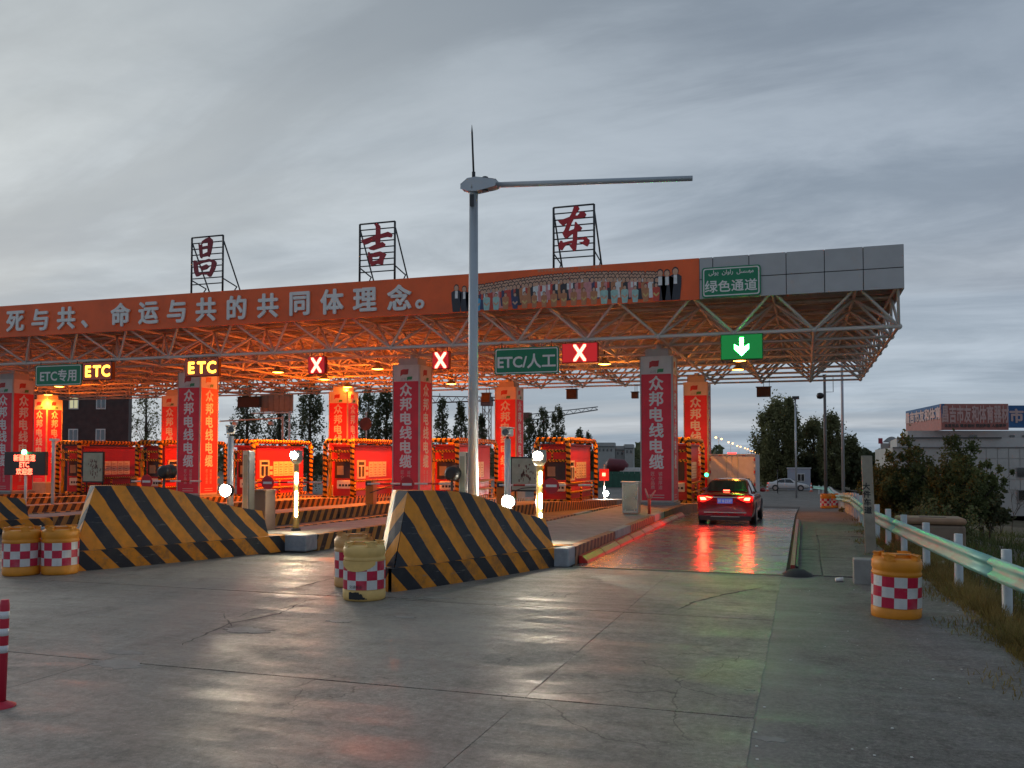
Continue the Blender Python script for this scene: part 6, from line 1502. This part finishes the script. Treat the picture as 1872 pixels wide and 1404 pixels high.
# brick block of flats behind the left lanes
D1 = 84.
def fb(px, D): v = AD(px, 835, D); return (v.x, v.y)
t = thing('brick_building', 'dark brown brick building with lit windows behind the left lanes', 'building', (*fb(120, D1), -2.4))
wallbox(MB(), [fb(-260, D1), fb(234, D1), fb(240, D1 + 16), fb(-260, D1 + 16)], -2.6, 13.).build('wall', mat('brown_brick', (.075, .045, .042), .8, var=.2, scale=2, bump=.3), t)
for px in (133, 183, 83, 33):
    for (y0, y1) in ((722, 748), (784, 806), (662, 686)):
        w = wallbox(MB(), [fb(px - 9, D1 - .10), fb(px + 9, D1 - .10), fb(px + 9, D1 - .005), fb(px - 9, D1 - .005)], zD(y1, D1), zD(y0, D1)).build('window', M_WHITE, t)
        for s in (-1, 1): wallbox(MB(), [fb(px + s * 4 - 3, D1 - .13), fb(px + s * 4 + 3, D1 - .13), fb(px + s * 4 + 3, D1 - .105), fb(px + s * 4 - 3, D1 - .105)], zD(y1 - 2, D1), zD(y0 + 2, D1)).build('pane', mat('lit_pane', (.2, .2, .15), .2, emit=(.85, .8, .45), es=.45) if (px == 133 and y0 == 722) else mat('sky_pane', (.12, .14, .16), .08, spec=.9), w)
# gantry sign seen from behind
t = thing('gantry_sign', 'large sign seen from behind, lit orange, on a white frame', 'road sign', (AY(515, 740, 61).x, 61, gz(61)))
a, b = AY(476, 722, 61), AY(535, 752, 61); MB().box(a.x, b.x, 61, 61.1, b.z, a.z).build('panel', mat('sign_back', (.40, .30, .22), .55, var=.12), t)
for k in range(6): x = a.x + (b.x - a.x) * (k + .5) / 6; MB().box(x - .03, x + .03, 60.93, 60.999, b.z, a.z).build('stiffener', mat('sign_back2', (.33, .24, .18), .5), t)
MB().tube([(AY(460, 755, 61).x, 60.95, b.z - .1), (b.x, 60.95, b.z - .1)], .06, 8).build('beam', M_WHITE, t); MB().tube([(b.x - .25, 60.95, gz(61)), (b.x - .25, 60.95, b.z)], .09, 10).build('post', M_WHITE, t)
t = thing('arm_post', 'white post with long horizontal camera arm in front of the dark trees', 'camera post', (AY(516, 800, 58).x, 58, gz(58))); a, b = AY(402, 770, 58), AY(517, 764, 58)
MB().tube([(b.x, 58, gz(58)), (b.x, 58, b.z + .15)], .09, 10).build('post', M_WHITE, t); MB().tube([(a.x, 58, a.z), (b.x, 58, b.z)], .055, 8).build('arm', M_WHITE, t)
for u in (.25, .82): MB().box(a.x + (b.x - a.x) * u - .15, a.x + (b.x - a.x) * u + .15, 57.8, 58.1, a.z - .35, a.z - .08).build('camera', M_WHITE, t, bevel=.04)
p = AY(669, 775, 60); t = thing('round_sign', 'round road sign seen from behind above the booths', 'road sign', (p.x, 60, gz(60)))
MB().tube([(p.x, 59.95, p.z), (p.x, 60, p.z)], .50, 24).build('disc', mat('round_back', (.22, .10, .09), .5), t); MB().tube([(p.x, 60.05, gz(60)), (p.x, 60.05, p.z + .9)], .05, 8).build('post', M_WHITE, t)
# hoarding, warehouse and machinery beyond the middle lanes
def pale(px0, px1, py0, py1, D, nm, label, m):
    t = thing(nm, label, 'building', (*fb((px0 + px1) / 2, D), -2.4)); wallbox(MB(), [fb(px0, D), fb(px1, D), fb(px1 + 2, D + 8), fb(px0 - 2, D + 8)], -2.6, zD(py0, D)).build('wall', m, t)
    wallbox(MB(), [fb(px0 - .4, D - .15), fb(px1 + .4, D - .15), fb(px1 + .4, D - .02), fb(px0 - .4, D - .02)], zD(py0 + 8, D), zD(py0 + 7, D)).build('cornice', M_DKSTEEL, t)
    for k in range(int((px1 - px0) / 7)): x = px0 + 3 + 7 * k; wallbox(MB(), [fb(x, D - .08), fb(x + 3, D - .08), fb(x + 3, D - .02), fb(x, D - .02)], zD(py0 + 16, D), zD(py0 + 11, D)).build('window', M_GLASS, t)
pale(1092, 1124, 809, 845, 150, 'warehouse', 'pale flat roofed warehouse, tallest of the far row', M_BW); pale(1125, 1141, 815, 845, 152, 'warehouse', 'pale low warehouse in the middle of the far row', M_BW2); pale(1142, 1158, 812, 845, 150, 'warehouse', 'pale warehouse just left of the front banner column', M_BW)
t = thing('hoarding', 'green and blue site hoarding beyond the middle lanes', 'fence', (*fb(1100, 120), -2))
for k in range(26):
    x0 = 930 + 10 * k; wallbox(MB(), [fb(x0, 120), fb(x0 + 9.7, 120), fb(x0 + 9.7, 120.1), fb(x0, 120.1)], -2.4, zD(862, 120)).build('hoarding_panel', mat('hoard_green', (.03, .12, .08), .6, var=.15) if k > 10 else mat('hoard_blue', (.16, .21, .25), .6, var=.15), t)
t = thing('site_machine', 'dark red rounded site machine above the green hoarding', 'machine', (*fb(1130, 118), -2))
p = AD(1128, 852, 122); MB().tube([(p.x - 1.5, p.y, p.z), (p.x - 1, p.y, p.z + .1), (p.x + 1.0, p.y, p.z), (p.x + 1.5, p.y, p.z - .1)], [.5, 1., .9, .4], 14).build('drum', mat('machine_red', (.16, .03, .04), .5), t); MB().box(p.x + .5, p.x + 3.2, p.y - .6, p.y + .6, p.z - 1.0, p.z - .2).build('frame', M_WHITE, t); MB().box(p.x - 1.5, p.x + 3.4, p.y - .5, p.y + .5, -2.4, p.z - 1.0).build('undercarriage', M_DKSTEEL, t)
# tower cranes
def crane(mast, jib, D, label, m):
    t = thing('tower_crane', label, 'crane', (*fb(mast[0], D), -2.4)); b = AD(mast[0], 835, D); zt = zD(mast[1], D); s = .9
    mb = MB(); c4 = [(-s, -s), (s, -s), (s, s), (-s, s)]
    for (dx, dy) in c4: mb.tube([(b.x + dx, b.y + dy, -2.4), (b.x + dx, b.y + dy, zt)], .13, 4, caps=False)
    z = 0; k = 0
    while z < zt - 2:
        for i in range(4):
            (a0, a1), (b0, b1) = c4[i], c4[(i + 1) % 4]; mb.tube([(b.x + a0, b.y + a1, z), (b.x + b0, b.y + b1, z + 2.2)] if k % 2 else [(b.x + b0, b.y + b1, z), (b.x + a0, b.y + a1, z + 2.2)], .08, 4, caps=False)
        z += 2.2; k += 1
    mb.build('mast', m, t); A, B = AD(*jib[0], D), AD(*jib[1], D); d = (B - A); L_ = d.length; mb = MB(); up2 = Vector((0, 0, 1.9))
    mb.tube([A, B], .17, 4); mb.tube([A + up2, B + up2 * .45], .14, 4); n = int(L_ / 2.2)
    for i in range(n):
        u0, u1 = i / n, (i + 1) / n; mb.tube([A + d * u0, A + d * ((u0 + u1) / 2) + up2 * (1 - .55 * u0)], .08, 4, caps=False); mb.tube([A + d * ((u0 + u1) / 2) + up2 * (1 - .55 * u0), A + d * u1], .08, 4, caps=False)
    mb.build('jib', m, t); MB().box(b.x - 1.4, b.x + 1.4, b.y - 1.2, b.y + 1.2, zt, zt + 2.2).build('cab', mat('crane_cab', (.2, .06, .05), .5), t)
M_CR = mat('crane_grey', (.22, .22, .23), .6); M_CRR = mat('crane_red', (.12, .05, .045), .6)
crane((890, 742), ((780, 737), (905, 732)), 240, 'tower crane with red mast right of the white mast', M_CRR); crane((962, 768), ((945, 772), (1093, 749)), 260, 'tower crane with long grey boom above the trees', M_CR)
